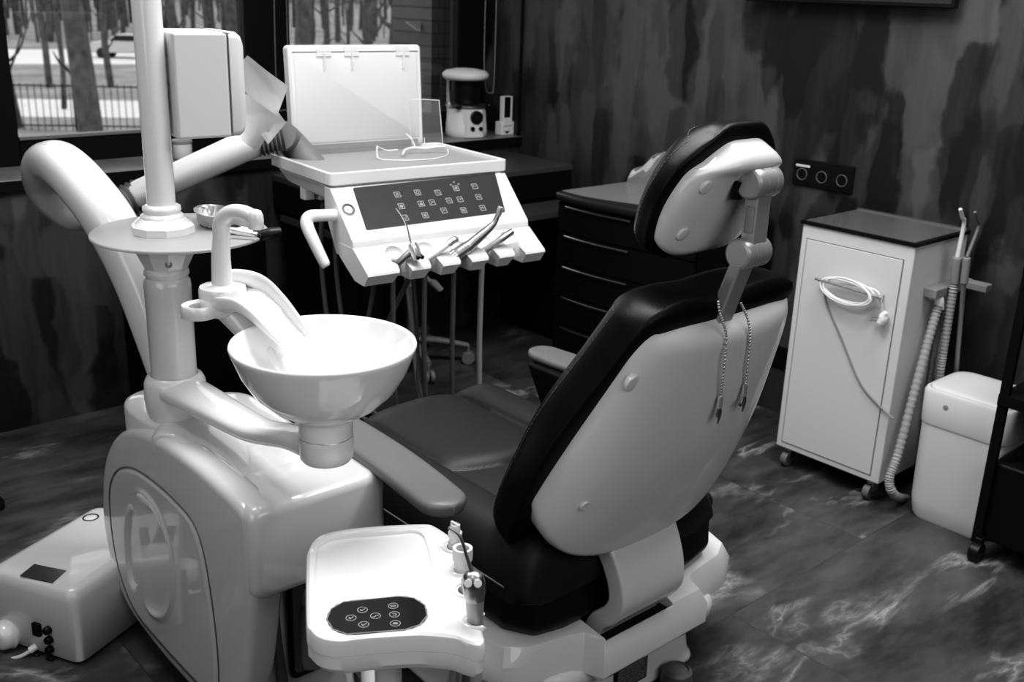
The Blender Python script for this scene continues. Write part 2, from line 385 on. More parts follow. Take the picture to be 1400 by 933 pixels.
# parked car
cc = gp(176, 80); dist = (cc-CAM).length
t = thing('car', 'pale car parked on the snowy road behind the railing', 'car', cc)
ux = RGT.copy(); ux.z = 0; ux.normalize(); uy = V((-ux.y, ux.x, 0)); M = frame_mat(cc, ux, uy, (0, 0, 1))
s = 1.0
prof = [(-2.1, .35), (-2.15, .8), (-1.9, 1.0), (-1.0, 1.08), (-.4, 1.5), (1.0, 1.52), (1.7, 1.1), (2.1, 1.0), (2.15, .4)]
build(G().prism([M @ V((x, -.85, z)) for x, z in prof], [M @ V((x, .85, z)) for x, z in prof]), 'car_body', SILV, t, bevel=.08)
gw = [(-.85, 1.1), (-.38, 1.43), (.95, 1.45), (1.45, 1.1)]
build(G().prism([M @ V((x, -.87, z)) for x, z in gw], [M @ V((x, .87, z)) for x, z in gw]), 'car_window', BLACK, t)
for x in (-1.35, 1.35):
    build(G().cyl(M @ V((x, -.88, .33)), M @ V((x, -.6, .33)), .33), 'wheel', BLACK, t)
    build(G().cyl(M @ V((x, .6, .33)), M @ V((x, .88, .33)), .33), 'wheel', BLACK, t)
# brick pier outside the right pane
def brick_material():
    m = bpy.data.materials.new('grey_brick'); m.use_nodes = True; nt = m.node_tree; N = nt.nodes; L = nt.links
    tc = N.new('ShaderNodeTexCoord'); mp = N.new('ShaderNodeMapping'); mp.inputs['Rotation'].default_value = (PI/2, 0, 0); L.new(tc.outputs['Object'], mp.inputs[0])
    br = N.new('ShaderNodeTexBrick'); br.inputs['Scale'].default_value = 1; br.inputs['Brick Width'].default_value = .21; br.inputs['Row Height'].default_value = .055
    br.inputs['Mortar Size'].default_value = .004; br.inputs['Color1'].default_value = (.05, .05, .05, 1); br.inputs['Color2'].default_value = (.07, .07, .07, 1); br.inputs['Mortar'].default_value = (.03, .03, .03, 1)
    L.new(mp.outputs[0], br.inputs['Vector']); L.new(br.outputs['Color'], N['Principled BSDF'].inputs['Base Color']); N['Principled BSDF'].inputs['Roughness'].default_value = .9; return m
xa = aty(590, 60, 3.9).x
tag(build(G().box(xa, xa+.5, 3.9, 4.2, -3.6, 2.8), 'brick_pier', brick_material()), 'grey brick pier outside at the right edge of the window', 'brick pier')
p = [aty(556, 30, 3.98), aty(592, 31, 3.98), aty(594, 36, 3.98), aty(589, 48, 3.98), aty(570, 40, 3.98)]
tag(build(G().prism(p, [q+V((0, .01, 0)) for q in p]), 'sunlit_patch_panel', SNOW), 'white pointed panel added for a bright sunlit patch beside the brick pier', 'panel')  # made-up white sheet in place of an unidentified sunlit patch
# ------------------------------------------------------------------ light
def area(name, loc, sx, sy, energy, target=None, spread=None):
    l = bpy.data.lights.new(name, 'AREA'); l.shape = 'RECTANGLE'; l.size = sx; l.size_y = sy; l.energy = energy
    if spread: l.spread = math.radians(spread)
    o = bpy.data.objects.new(name, l); C.objects.link(o); o.location = loc
    if target: o.rotation_euler = (V(target)-V(loc)).to_track_quat('-Z', 'Y').to_euler()
    return o
area('ceiling_panel_main', (1.4, 1.6, 2.72), .8, .8, 50)
area('ceiling_panel_right', (2.2, .8, 2.72), .6, 1.0, 34)
area('ceiling_panel_near', (.2, .6, 2.72), .5, .5, 5)
area('room_fill_left', (-1.4, .9, 1.7), 1.6, 1.4, 17, (1.0, 1.8, .4))
area('room_fill_front', (.9, -1.1, 1.9), 2.0, 1.2, 21, (1.2, 1.8, .4))
area('overhead_fill_left', (.35, 2.3, 2.72), .8, .8, 23)  # added fill from above to brighten the left side, no known fixture
w = bpy.data.worlds.new('world'); bpy.context.scene.world = w; w.use_nodes = True
w.node_tree.nodes['Background'].inputs[0].default_value = (.8, .8, .8, 1); w.node_tree.nodes['Background'].inputs[1].default_value = 3.2
sc = bpy.context.scene
sc.view_settings.view_transform = 'Standard'; sc.view_settings.look = 'None'; sc.view_settings.exposure = 0; sc.view_settings.gamma = 1
vs_ = sc.view_settings; vs_.use_curve_mapping = True
cm_ = vs_.curve_mapping; c_ = cm_.curves[3]; c_.points.new(.02, .011); c_.points.new(.10, .095); cm_.update()
sc.cycles.use_denoising = True; sc.cycles.max_bounces = 8; sc.cycles.transparent_max_bounces = 12; sc.cycles.caustics_reflective = False; sc.cycles.caustics_refractive = False
# ------------------------------------------------------------------ dental chair
XC = 1.40
def superc(phi, p):
    c, s = math.cos(phi), math.sin(phi)
    return math.copysign(abs(c)**(2/p), c), math.copysign(abs(s)**(2/p), s)
chair = thing('dental_chair', 'reclining dental chair with black padding and glossy white back shell', 'chair', (XC, 1.45, 0))
# base shroud -----------------------------------------------------
def yo(pts, d): return [(x, y-(d if y < 1.5 else 0)) for x, y in pts]
def ring(pts, z): return [V((x, y, z)) for x, y in pts]
def offs(pts, d, cx=1.45, cy=1.6): return [(x+(d if x > cx else -d), y+(d if y > cy else -d)) for x, y in pts]
plan = [(1.115, 1.98), (1.105, 1.30), (1.122, 1.240), (1.16, 1.210), (1.25, 1.188), (1.275, 1.178), (1.292, 1.138), (1.596, 1.138), (1.612, 1.180), (1.635, 1.190), (1.74, 1.203), (1.79, 1.23), (1.815, 1.30), (1.80, 1.98)]
g = G().loft([ring(offs(plan, -.016), .165), ring(offs(plan, .004), .190), ring(offs(plan, .004), .235), ring(offs(plan, -.010), .268), ring(offs(plan, -.030), .276)])
sh = build(g, 'base_shroud', WHITE, chair)
cut_ = build(G().box(1.300, 1.500, 1.184, 1.34, .18, .36).box(1.300, 1.500, 1.05, 1.30, .262, .36) if False else G().prism([V((x_, y_, z_)) for x_ in (1.302,) for y_, z_ in ((1.05, .262), (1.150, .262), (1.150, .18), (1.34, .18), (1.34, .36), (1.05, .36))], [V((x_, y_, z_)) for x_ in (1.500,) for y_, z_ in ((1.05, .262), (1.150, .262), (1.150, .18), (1.34, .18), (1.34, .36), (1.05, .36))]), 'c', WHITE)
cut(sh, [cut_])
b = sh.modifiers.new('bevel', 'BEVEL'); b.width = .006; b.segments = 2; b.limit_method = 'ANGLE'; b.angle_limit = .6
build(G().box(1.3025, 1.4995, 1.1505, 1.182, .182, .252), 'slot_shade_block', BLACK, chair)  # black block fills the slot in place of its inner shade
# shroud ribs either side of the slot, seam line on the right end
ped = [(1.19, 1.96), (1.165, 1.33), (1.185, 1.25), (1.22, 1.236), (1.66, 1.236), (1.695, 1.25), (1.705, 1.33), (1.69, 1.96)]
build(G().loft([ring(offs(ped, .02), 0), ring(offs(ped, .006), .03), ring(ped, .094), ring(yo(ped, .03), .128), ring(yo(ped, .066), .150), ring(yo(ped, .068), .20)]), 'pedestal', WHITE, chair, bevel=.022, seg=4)
pl = build(G().box(1.432, 1.532, 1.2255, 1.2320, .030, .092), 'rating_plate', BLACK, chair)
g = G().box(1.436, 1.528, 1.2242, 1.2257, .034, .088); build(g, 'plate_face', MIDG, pl)
g = G(); rnd = random.Random(2)
for k in range(8):
    z = .083-k*.0065; x = 1.440
    while x < 1.515:
        w_ = rnd.uniform(.004, .018); g.box(x, min(x+w_, 1.524), 1.2236, 1.2244, z-.0012, z+.0012); x += w_+.004
build(g, 'plate_print', GREYP, pl)
g = G().lathe([(0, 0), (.034, 0), (.036, .02), (.033, .045), (.026, .052), (.024, .046), (.0, .046)], (atz(925, 925, .03).x, atz(925, 925, .03).y, 0), 28)
kb = build(g, 'foot_switch', MIDG); tag(kb, 'round dark grey foot switch on the floor behind the chair base', 'foot switch')
# seat body ---------------------------------------------------------
body = [(1.155, 1.92), (1.145, 1.27), (1.175, 1.215), (1.24, 1.20), (1.62, 1.20), (1.70, 1.215), (1.725, 1.27), (1.70, 1.92)]
g = G().loft([ring(offs(body, -.02), .27), ring(offs(body, 0), .30), ring(offs(body, -.004), .385), ring(offs(body, .002), .415), ring(offs(body, -.012), .432)])
build(g, 'seat_body', BLACK, chair, bevel=.012)
def ztop(s, y):
    a = abs(s); cy = 1.545 + .075*(a/.5)**2*(.5-.5*s/.5) - .02*(s < 0)*(a/.5)**4
    if a <= .5:
        dome = math.sqrt(max(0, 1-(a/.5)**2.6))
        d = y-cy; k = 1-math.exp(-abs(d)/.016)
        L_ = math.exp(-abs(d)/.13)
        z = .461 + .022*dome*k*(1-.25*L_) + (.010 if d > 0 else 0)*dome*k
        z += .010*min(1, max(0, (y-1.60)/.25))*dome
    else:
        u = (a-.5)/.5; z = .461 + .034*math.sqrt(max(0, 1-abs((u-.42)/.42)**2.4)) if u < .42 else .495
    return z
ys = [1.19+.005*i for i in range(157)]
rings = []
for i, y in enumerate(ys):
    e = 1.0
    if y < 1.235: e = math.sqrt(max(0, 1-((1.235-y)/.046)**2))
    if y > 1.86: e = math.sqrt(max(0, 1-((y-1.86)/.112)**2))
    hw = .282*(.93+.07*e); r = []
    N_ = 110
    for k in range(N_+1):
        s = -1+2*k/N_; s_ = math.sin(s*PI/2)*.35+s*.65
        zt = ztop(s_, y); a = abs(s_)
        if a > .74: zt -= .115*(1-math.sqrt(max(0, 1-((a-.74)/.26)**2)))
        r.append(V((XC+hw*s_, y, .40+(zt-.40)*e)))
    for k in range(9):
        s = 1-2*(k+.5)/9; r.append(V((XC+hw*.98*s, y, .375)))
    rings.append(r)
build(G().loft(rings), 'seat_cushion', SEATL, chair, sharp=80)
sm_ = lambda s, y: V((XC+.282*(math.sin(s*PI/2)*.35+s*.65), y, ztop(s, y)+.0008))
def inv_s(a): return V((XC+.282*a, 0, 0)).x
g = G()
for sg in (-1, 1): g.tube([V((XC+sg*.1415, y, .4610)) for y in [1.24+.02*i for i in range(34)]], .0026, 6, smooth=1)
cc = []
for i in range(29):
    s = -.5+i/28; a = abs(s); cc.append(V((XC+.283*s, 1.545+.075*(a/.5)**2*(.5-.5*s/.5)-.02*(s < 0)*(a/.5)**4, .4622)))
g.tube(cc, .0024, 6, smooth=1)
build(g, 'seam_crease_shade', BLACK, chair)['kind'] = 'stuff'  # black tubes put the crease shade along the seat seams
# piping line on the cushion's left side
build(G().tube([(XC-.283, y, .408) for y in (1.24, 1.5, 1.75, 1.90)], .0022, 6), 'piping', MIDG, chair)
# leg rest ------------------------------------------------------------
rings = []
for i in range(24):
    t = i/23; e = math.sqrt(max(.01, 1-max(0, (t-.88)/.12)**2)) if t > .88 else 1
    rings.append([V((XC+.235*c*(.9+.1*e), 1.945+.03*t+.030*s*e, .425-.30*t)) for c, s in (superc(2*PI*k/28, 3) for k in range(28))])
build(G().loft(rings), 'leg_rest', SEATL, chair, sharp=80)
# backrest -------------------------------------------------------------
RB = math.radians(27); O_ = V((XC, 1.219, .562)); UB = V((0, -math.sin(RB), math.cos(RB))); NB = V((0, -math.cos(RB), -math.sin(RB)))
def bp_(x, t, n): return O_ + V((x, 0, 0)) + UB*t + NB*n
WB = [(-.13, .246), (-.02, .262), (.08, .260), (.20, .246), (.34, .216), (.45, .192)]
DB = [(-.12, .110), (.0, .110), (.15, .098), (.30, .070), (.45, .034)]
def shell_rings(wtab, dtab, tb0, tbc, tt0, ttc, P=3.0, nu=40, nphi=60, er=.10, corner=.05):
    rings = []
    for i in range(nu+1):
        v = i/nu; row = []
        for j in range(nphi+1):
            sc_, ss = superc(PI*j/nphi, P); ss = abs(ss)
            tb = tb0 + (tbc-tb0)*ss**1.3; tt = tt0+(ttc-tt0)*ss**1.0 - corner*.75*abs(sc_)**5
            tb += corner*.45*abs(sc_)**6
            t = tb+(tt-tb)*v
            e = 1.0
            if v < er: e = math.sqrt(max(0, 1-(1-v/er)**2))
            if v > 1-er: e = min(e, math.sqrt(max(0, 1-((v-1+er)/er)**2)))
            row.append((pw(t, wtab)*sc_*(.955+.045*e)*(1-.09*(max(0, v-.80)/.20)**2.5), t, pw(t, dtab)*ss*(.25+.75*e)*(1 if ss > .0 else 0)))
        rings.append(row)
    return rings
rows = shell_rings(WB, DB, .0, -.104, .482, .428, P=2.7, nu=56, nphi=90, er=.07)
g = G(); rr = [[bp_(*q) for q in row] for row in rows]; g.loft(rr, closed=False)
# close it towards the cushion
n = len(rr[0]); back = [[p-NB*.012 for p in row] for row in (rr[0], rr[-1])]
g.loft([back[0], rr[0]], closed=False)
g.loft([[r[0]-NB*.008+V((.004, 0, 0)) for r in rr[:48]], [r[0] for r in rr[:48]]], closed=False); g.loft([[r[-1] for r in rr[:48]], [r[-1]-NB*.008-V((.004, 0, 0)) for r in rr[:48]]], closed=False)
shell = build(g, 'back_shell', SHELLW, chair, sharp=60)
def cush(wtab, t0, t1, front, rear, n=44, wing=0, notch=.02, P=3.2, O2=bp_, cap_=.07):
    rings = []
    for i in range(n+1):
        v = i/n; t = t0+(t1-t0)*v; e = 1
        if v < cap_: e = math.sqrt(max(0, 1-(1-v/cap_)**2))
        if v > 1-cap_: e = math.sqrt(max(0, 1-((v-1+cap_)/cap_)**2))
        e = max(e, .02); r = []
        for k in range(64):
            c, s = superc(2*PI*k/64, P); w_ = pw(t, wtab)*(.84+.16*e)
            nn = (rear*s if s > 0 else -front*abs(s)*(1+wing*abs(c)**2))*e
            tt_ = t + notch*(abs(c)-.5)*v - corner_pull(c, v) - .30*max(0, -nn)*v**3
            r.append(O2(w_*c, tt_, nn-.008))
        rings.append(r)
    return rings
def corner_pull(c, v):
    a = .16*abs(c)**5
    return .11*a*(max(0, v-.5)/.5)**2 - .20*a*max(0, .12-v)*5
WC = [(-.16, .225), (-.05, .272), (.08, .282), (.20, .276), (.34, .233), (.50, .188)]
cring = cush(WC, -.165, .470, .105, .022); cu = build(G().loft(cring), 'back_cushion', LEATH, chair, sharp=80)
# stitched seam running round the cushion
def seam(wtab, t0, t1, n_, O2, inset=.004, dash=.0045, notch=.02):
    pts = []
    for k in range(0, 241):
        u = k/240; a = -PI*.08+u*PI*1.16
        c, s = math.cos(a), math.sin(a)
        c2, s2 = math.copysign(abs(c)**.5, c), math.copysign(abs(s)**.5, s)
        t = lerp(t0, t1, .25)+s2*(t1-lerp(t0, t1, .25))*.995 if s > 0 else lerp(t0, t1, .25)+s2*(lerp(t0, t1, .25)-t0)
        v = (t-t0)/(t1-t0)
        pts.append((pw(t, wtab)*c2, t, n_))
    return pts
STITCH = mat('stitching', .11, .7)
def stitch(rings, kl, kr, i0, i1, par):
    path = [rings[i][kl] for i in range(i0, i1)]
    rng = range(kl, kr+1) if kl < kr else range(kl, kr-1, -1)
    path += [rings[i1][k] for k in rng]
    path += [rings[i][kr] for i in range(i1-1, i0, -1)]
    ctr = sum((p for p in path), V((0, 0, 0)))/len(path); g = G(); acc = 0
    P, _ = spline(path, 1, 4); seg_ = []; step = .0042; on = True; cur = [P[0]]
    for a, b in zip(P, P[1:]):
        acc += (b-a).length; cur.append(b)
        if acc > (step if on else .0022):
            if on and len(cur) > 1: g.tube([cur[0]+(cur[0]-ctr).normalized()*.0004, cur[-1]+(cur[-1]-ctr).normalized()*.0004], .0007, 5, smooth=1)
            on = not on; acc = 0; cur = [b]
    o = build(g, 'stitching', STITCH, par); o['kind'] = 'stuff'; return o
# screw caps on the shell
def gnorm(grid, px, py):
    d = ray(px, py).normalized(); best = None
    for i, row in enumerate(grid):
        for j, p in enumerate(row):
            v = p-CAM; t = v.dot(d); e = (v-d*t).length
            if best is None or e < best[0]: best = (e, i, j)
    i, j = best[1], best[2]; i = max(1, min(len(grid)-2, i)); j = max(1, min(len(grid[0])-2, j))
    n = (grid[i+1][j]-grid[i-1][j]).cross(grid[i][j+1]-grid[i][j-1]).normalized()
    return n if n.dot(d) < 0 else -n
def ghit(grid, px, py):
    d = ray(px, py).normalized(); best = None
    for row in grid:
        for p in row:
            v = p-CAM; t = v.dot(d); e = (v-d*t).length
            if best is None or e < best[0]: best = (e, p, t)
    return CAM+d*best[2]
def on_shell(px, py, n=.095):
    p = atplane(px, py, O_+NB*n, NB); return p
Mx = lambda p, nz: frame_mat(p, V((1, 0, 0)), V(nz).cross(V((1, 0, 0))), nz)
def shell_hit(px, py):
    # nearest ray/vertex hit on the shell
    d = ray(px, py).normalized(); best = None
    for row in rr:
        for p in row:
            v = p-CAM; t = v.dot(d); e = (v-d*t).length
            if best is None or e < best[0]: best = (e, p, t)
    return CAM + d*best[2]
def shell_normal(px, py):
    a, b, c = shell_hit(px-14, py), shell_hit(px+14, py), shell_hit(px, py-14)
    n = (b-a).cross(c-a).normalized(); return n if n.dot(FWD) < 0 else -n
for (px, py) in ((865, 524),):
    p = shell_hit(px, py); n_ = NB.copy()
    q = (gnorm(rr, px, py)+NB*.9).normalized()
    M = Mx(p+q*.001, q)
    build(G().lathe([(.0, .0030), (.010, .0027), (.0145, .0018), (.0158, .0002), (.016, -.010)], seg=28, M=M), 'screw_cap', SHELLW, chair)
stitch(cring, 36, 60, 4, 41, cu)
p = shell_hit(800, 692); q = (gnorm(rr, 800, 692)+NB*.9).normalized(); M = Mx(p-q*.002, q)
sc1 = build(G().lathe([(.0105, -.006), (.0105, .0045), (.007, .0045), (.0055, .000)], seg=28, M=M), 'screw_cup', SHELLW, chair)
build(G().lathe([(.0, .0015), (.005, .0015), (.0056, -.002)], seg=20, M=M), 'screw', STEEL, sc1)
# bracket that joins the back to the base
g = G(); prof = [(1.178, .47, .098), (1.150, .43, .094), (1.130, .38, .091), (1.127, .335, .090), (1.148, .298, .089), (1.182, .262, .088), (1.20, .20, .088)]
P_, R_ = spline([(y, z, w_) for y, z, w_ in prof], 1, 5)
rings = []
for i, q in enumerate(P_):
    a = P_[max(0, i-1)]; b = P_[min(len(P_)-1, i+1)]; t = V((0, b.x-a.x, b.y-a.y)).normalized(); n_ = V((1, 0, 0)).cross(t)
    if n_.y > 0: n_ = -n_
    c = V((XC+.005, q.x, q.y)); w_ = q.z
    rings.append([c+V((w_*.97, 0, 0))+n_*.006, c+V((w_, 0, 0)), c+V((w_, 0, 0))-n_*.035, c-V((w_, 0, 0))-n_*.035, c-V((w_, 0, 0)), c-V((w_*.97, 0, 0))+n_*.006])
build(G().loft(rings), 'back_bracket', SHELLW, chair, bevel=.004, seg=3)
# headrest post ---------------------------------------------------------
X1 = V((1, 0, 0))
def barrel(c, r, hw, nm):
    g = G()
    prof = [(0, -hw-.002), (r*.8, -hw-.002), (r*.93, -hw), (r, -hw+.004), (r, -hw*.45), (r-.0012, -hw*.45+.001), (r-.0012, -hw*.45+.003), (r, -hw*.45+.004), (r, hw*.35), (r-.0012, hw*.35+.001), (r-.0012, hw*.35+.003), (r, hw*.35+.004), (r, hw-.004), (r*.93, hw), (0, hw+.001)]
    M = frame_mat(c, (0, 1, 0), (0, 0, 1), (1, 0, 0)); g.lathe(prof, seg=40, M=M)
    return build(g, nm, ALU, hp, sharp=25)
hp = build(G().prism([V((XC-.032, y, z)) for y, z in ((1.045, .895), (1.020, .890), (.976, 1.032), (.998, 1.036))], [V((XC+.008, y, z)) for y, z in ((1.045, .895), (1.020, .890), (.976, 1.032), (.998, 1.036))]), 'headrest_post', ALU, chair, bevel=.004)
barrel(V((XC+.001, .985, 1.052)), .0260, .031, 'lower_joint')
barrel(V((XC+.003, .980, 1.168)), .0260, .031, 'upper_joint')
g = G().box(XC-.016, XC+.022, .967, .993, 1.052, 1.168); lk = build(g, 'link_arm', ALU, hp, bevel=.003)
build(G().tube([(XC-.0165, .979, 1.088), (XC-.0165, .979, 1.130)], .0085, 16, smooth=1, flat=(1, .4), up=(0, 1, 0)), 'release_button', GREYP, lk, bevel=.002)
g = G().tube([(XC-.020, .998, 1.170), (XC-.020, 1.006, 1.140)], [.018, .014], 16, smooth=1, flat=(1, .5), up=(1, 0, 0))
hb = build(g, 'hinge_plate', BLACK, hp)
# headrest ---------------------------------------------------------------
RH = math.radians(24); OH = V((XC-.008, 1.052, 1.146)); UH = V((0, -math.sin(RH), math.cos(RH))); NH = V((0, -math.cos(RH), -math.sin(RH)))
def hp_(x, t, n): return OH + V((x, 0, 0)) + UH*t + NH*n
WH = [(-.12, .092), (-.08, .116), (-.02, .128), (.04, .114), (.08, .088), (.105, .070)]
DH = [(-.12, .030), (0, .034), (.05, .040), (.08, .056), (.115, .058)]
rows = shell_rings(WH, DH, -.105, -.118, .090, .098, P=3.4, nu=48, nphi=72, er=.11, corner=.04)
rh = [[hp_(*q) for q in row] for row in rows]; g = G().loft(rh, closed=False)
g.loft([[p-NH*.012 for p in rh[0]], rh[0]], closed=False); g.loft([rh[-1], [p-NH*.012 for p in rh[-1]]], closed=False)
g.loft([[r[0]-NH*.014 for r in rh], [r[0] for r in rh]], closed=False); g.loft([[r[-1] for r in rh], [r[-1]-NH*.014 for r in rh]], closed=False)
hs = build(g, 'headrest_shell', SHELLW, chair, sharp=60)
WHC = [(-.15, .085), (-.09, .126), (-.02, .143), (.05, .129), (.09, .102), (.13, .068)]
hring = cush(WHC, -.140, .122, .064, .016, n=60, notch=.0, O2=hp_, P=2.6, cap_=.2)
hc_ = build(G().loft(hring), 'headrest_cushion', LEATH, chair, sharp=80); stitch(hring, 35, 61, 10, 54, hc_)
for (px, py) in ((966, 256), (934, 320)):
    p = ghit(rh, px, py); q = (gnorm(rh, px, py)+NH*.9).normalized(); M = Mx(p+q*.0008, q)
    build(G().lathe([(.0, .0026), (.008, .0024), (.0115, .0016), (.0128, .0002), (.013, -.010)], seg=28, M=M), 'screw_cap', SHELLW, hs)
# armrests -----------------------------------------------------------------
def pad(pts, w, h, nm, m, parent):
    g = G(); P, R = spline(pts, w, 8); rings = []; n = len(P)
    for i in range(n):
        a = P[max(0, i-1)]; b = P[min(n-1, i+1)]; t = (b-a); t.z = 0; t.normalize(); sd = V((-t.y, t.x, 0)); e = 1
        d0 = (P[i]-P[0]).length; d1 = (P[i]-P[-1]).length; q = R[i]
        if d1 < q: e = math.sqrt(max(.0, 1-(1-d1/q)**2))
        if d0 < q*.4: e = min(e, math.sqrt(max(.0, 1-(1-d0/(q*.4))**2)))
        e = max(e, .03); r = []
        for k in range(24):
            c, s = superc(2*PI*k/24, 3.2); r.append(P[i]+sd*(q*c*e)+V((0, 0, h*s*(.55+.45*e))))
        rings.append(r)
    return build(g.loft(rings), nm, m, parent, sharp=70)
a1 = pad([(1.045, 1.85, .595), (1.045, 1.65, .595), (1.040, 1.50, .593), (1.030, 1.38, .59), (1.015, 1.262, .588)], [.046, .047, .048, .047, .044], .016, 'armrest_pad', PADG, chair)
g = G().tube([(1.05, 1.84, .575), (1.06, 1.84, .50), (1.10, 1.83, .40)], [.03, .035, .04], 16, flat=(1, .6)); build(g, 'armrest_stalk', BLACK, a1)
a1.data.materials[0] = PADG
a2 = pad([(1.80, 1.55, .545), (1.80, 1.70, .545), (1.79, 1.80, .545), (1.785, 1.90, .545)], [.05, .05, .048, .042], .014, 'armrest_pad', PADG, chair)
g = G().loft([[V((1.77+dx*.045, 1.79+dy*.07, .535)) for dx, dy in ((-1, -1), (1, -1), (1, 1), (-1, 1))], [V((1.76+dx*.03, 1.76+dy*.045, .43)) for dx, dy in ((-1, -1), (1, -1), (1, 1), (-1, 1))], [V((1.75+dx*.03, 1.75+dy*.04, .30)) for dx, dy in ((-1, -1), (1, -1), (1, 1), (-1, 1))]])
build(g, 'armrest_stalk', BLACK, a2, bevel=.01)
# bib chain -------------------------------------------------------------------
bc = thing('bib_chain', 'beaded bib chain looped over the headrest post with two hanging clips', 'bib chain', (XC, .96, .80))
def chain(pix, clip_px, seed):
    g = G(); P = []
    for px, py in pix:
        best = shell_hit(px, py) if py > 455 else None
        p = (best - ray(px, py).normalized()*.012) if best else atplane(px, py, V((XC, .985, .93)), V((0, 1, .3)))
        P.append(p)
    Q, _ = spline(P, 1, 12); acc = 0; last = Q[0]; g.ball(last, .0026, 8)
    for a, b in zip(Q, Q[1:]):
        d = (b-a).length; acc += d
        if acc > .0064: g.ball(b, .0026, 8); acc = 0
    g.tube(Q, .0006, 5, smooth=1); build(g, 'bead_chain', STEEL, bc)
    e = Q[-1]; dn = (Q[-1]-Q[-4]); dn = V((0, 0, -1))
    g = G().cyl(e, e+dn*.020, .0050).cyl(e+dn*.018, e+dn*.023, .003)
    cl = build(g, 'clip_sleeve', CHROME, bc)
    g = G().tube([e+dn*.022, e+dn*.034+V((.003, 0, 0)), e+dn*.052], [.0045, .0045, .0016], 8, flat=(1, .6)); g.tube([e+dn*.024+V((-.003, 0, 0)), e+dn*.038+V((-.007*seed, 0, 0)), e+dn*.031+V((-.011*seed, 0, 0))], [.002, .003, .0025], 6)
    build(g, 'alligator_clip', STEEL, cl)
chain([(982, 413), (984, 428), (990, 446), (993, 462), (991, 490), (988, 520), (985, 542)], None, .4)
chain([(1013, 415), (1020, 430), (1024, 446), (1025, 470), (1022, 500), (1019, 526)], None, 1.2)
# ------------------------------------------------------------------ cuspidor unit
CX, CY = .817, 1.925
unit = thing('cuspidor_unit', 'glossy white dental water unit with porcelain spittoon bowl and tall pole', 'dental unit', (.86, 1.8, 0))
def pyz(lst, x): return [V((x, y, z)) for y, z in lst]
def cr2(lst, k=5, closed=True):
    P, _ = spline([(a, b, 0) for a, b in lst], 1, k, closed); return [(p.x, p.y) for p in P]
# side shell: a thick plate with a rounded D outline in the y-z plane
side = [(1.478, .555), (1.475, .42), (1.50, .405), (1.515, .40), (1.53, .25), (1.60, .075), (1.75, .062), (1.97, .065), (2.12, .10), (2.185, .18), (2.19, .30), (2.165, .40), (2.08, .50), (1.96, .565), (1.86, .588), (1.70, .597), (1.56, .585)]
def body_rings(lst, xs):  # xs: list of (x, inset)
    cy = sum(a for a, b in lst)/len(lst); cz = sum(b for a, b in lst)/len(lst); n = len(lst); out = []
    for x, ins in xs:
        r = []
        for i, (a, b) in enumerate(lst):
            p0 = V((lst[i-1][0], lst[i-1][1])); p1 = V((lst[(i+1) % n][0], lst[(i+1) % n][1])); t = (p1-p0).normalized(); nn = V((t.y, -t.x))
            if nn.dot(V((a-cy, b-cz))) > 0: nn = -nn
            r.append(V((x, a+nn.x*ins, b+nn.y*ins)))
        out.append(r)
    return out
side_s = cr2([(1.482, .560), (1.478, .50), (1.478, .43), (1.50, .31), (1.53, .20), (1.58, .10), (1.66, .062), (1.80, .055), (1.95, .06), (2.09, .085), (2.165, .15), (2.195, .25), (2.185, .34), (2.145, .44), (2.07, .52), (1.97, .570), (1.86, .592), (1.70, .600), (1.56, .592), (1.50, .582)], 4)
bx = [(.735, .018), (.7362, .012), (.7395, .006), (.745, .002), (.752, 0), (.765, 0), (.785, 0), (.795, .003), (.803, .012), (.81, .03)]
# main body between the shells
mainp = cr2([(1.485, .535), (1.482, .47), (1.482, .41), (1.52, .395), (1.56, .388), (1.562, .30), (1.562, .10), (1.57, .0), (1.85, .0), (2.12, .0), (2.15, .10), (2.15, .30), (2.12, .42), (2.05, .50), (1.96, .545), (1.86, .567), (1.70, .575), (1.56, .567), (1.505, .556)], 3)
xs = [(.79, .0), (.90, 0), (.985, 0), (1.000, .004), (1.011, .012), (1.018, .026), (1.020, .05)]
build(G().loft(body_rings(mainp, xs)), 'unit_body', BODYW, unit, sharp=50)
# front fascia of the head, rounded block over the recessed lower front
g = G(); r = rrect(.7365, 1.018, .405, .588, .026, 6)
rings = []
for y, ins in ((1.466, .020), (1.469, .010), (1.476, .003), (1.486, 0), (1.62, 0)):
    rings.append([V((x+(ins if x < .88 else -ins), y, z+(ins if z < .49 else -ins))) for x, z in r])
build(g.loft(rings), 'front_fascia', BODYW, unit, sharp=50)
# column platform at the back
g = G(); r = []
for k in range(40):
    a = 2*PI*k/40; c, s = superc(a, 2.6); r.append((.828+.082*c, 1.975+.125*s))
g.loft([ring(r, .45), ring(r, .590), ring(offs(r, -.003, .828, 1.975), .596), ring(offs(r, -.010, .828, 1.975), .600)])
build(g, 'column_platform', BODYW, unit, sharp=40)
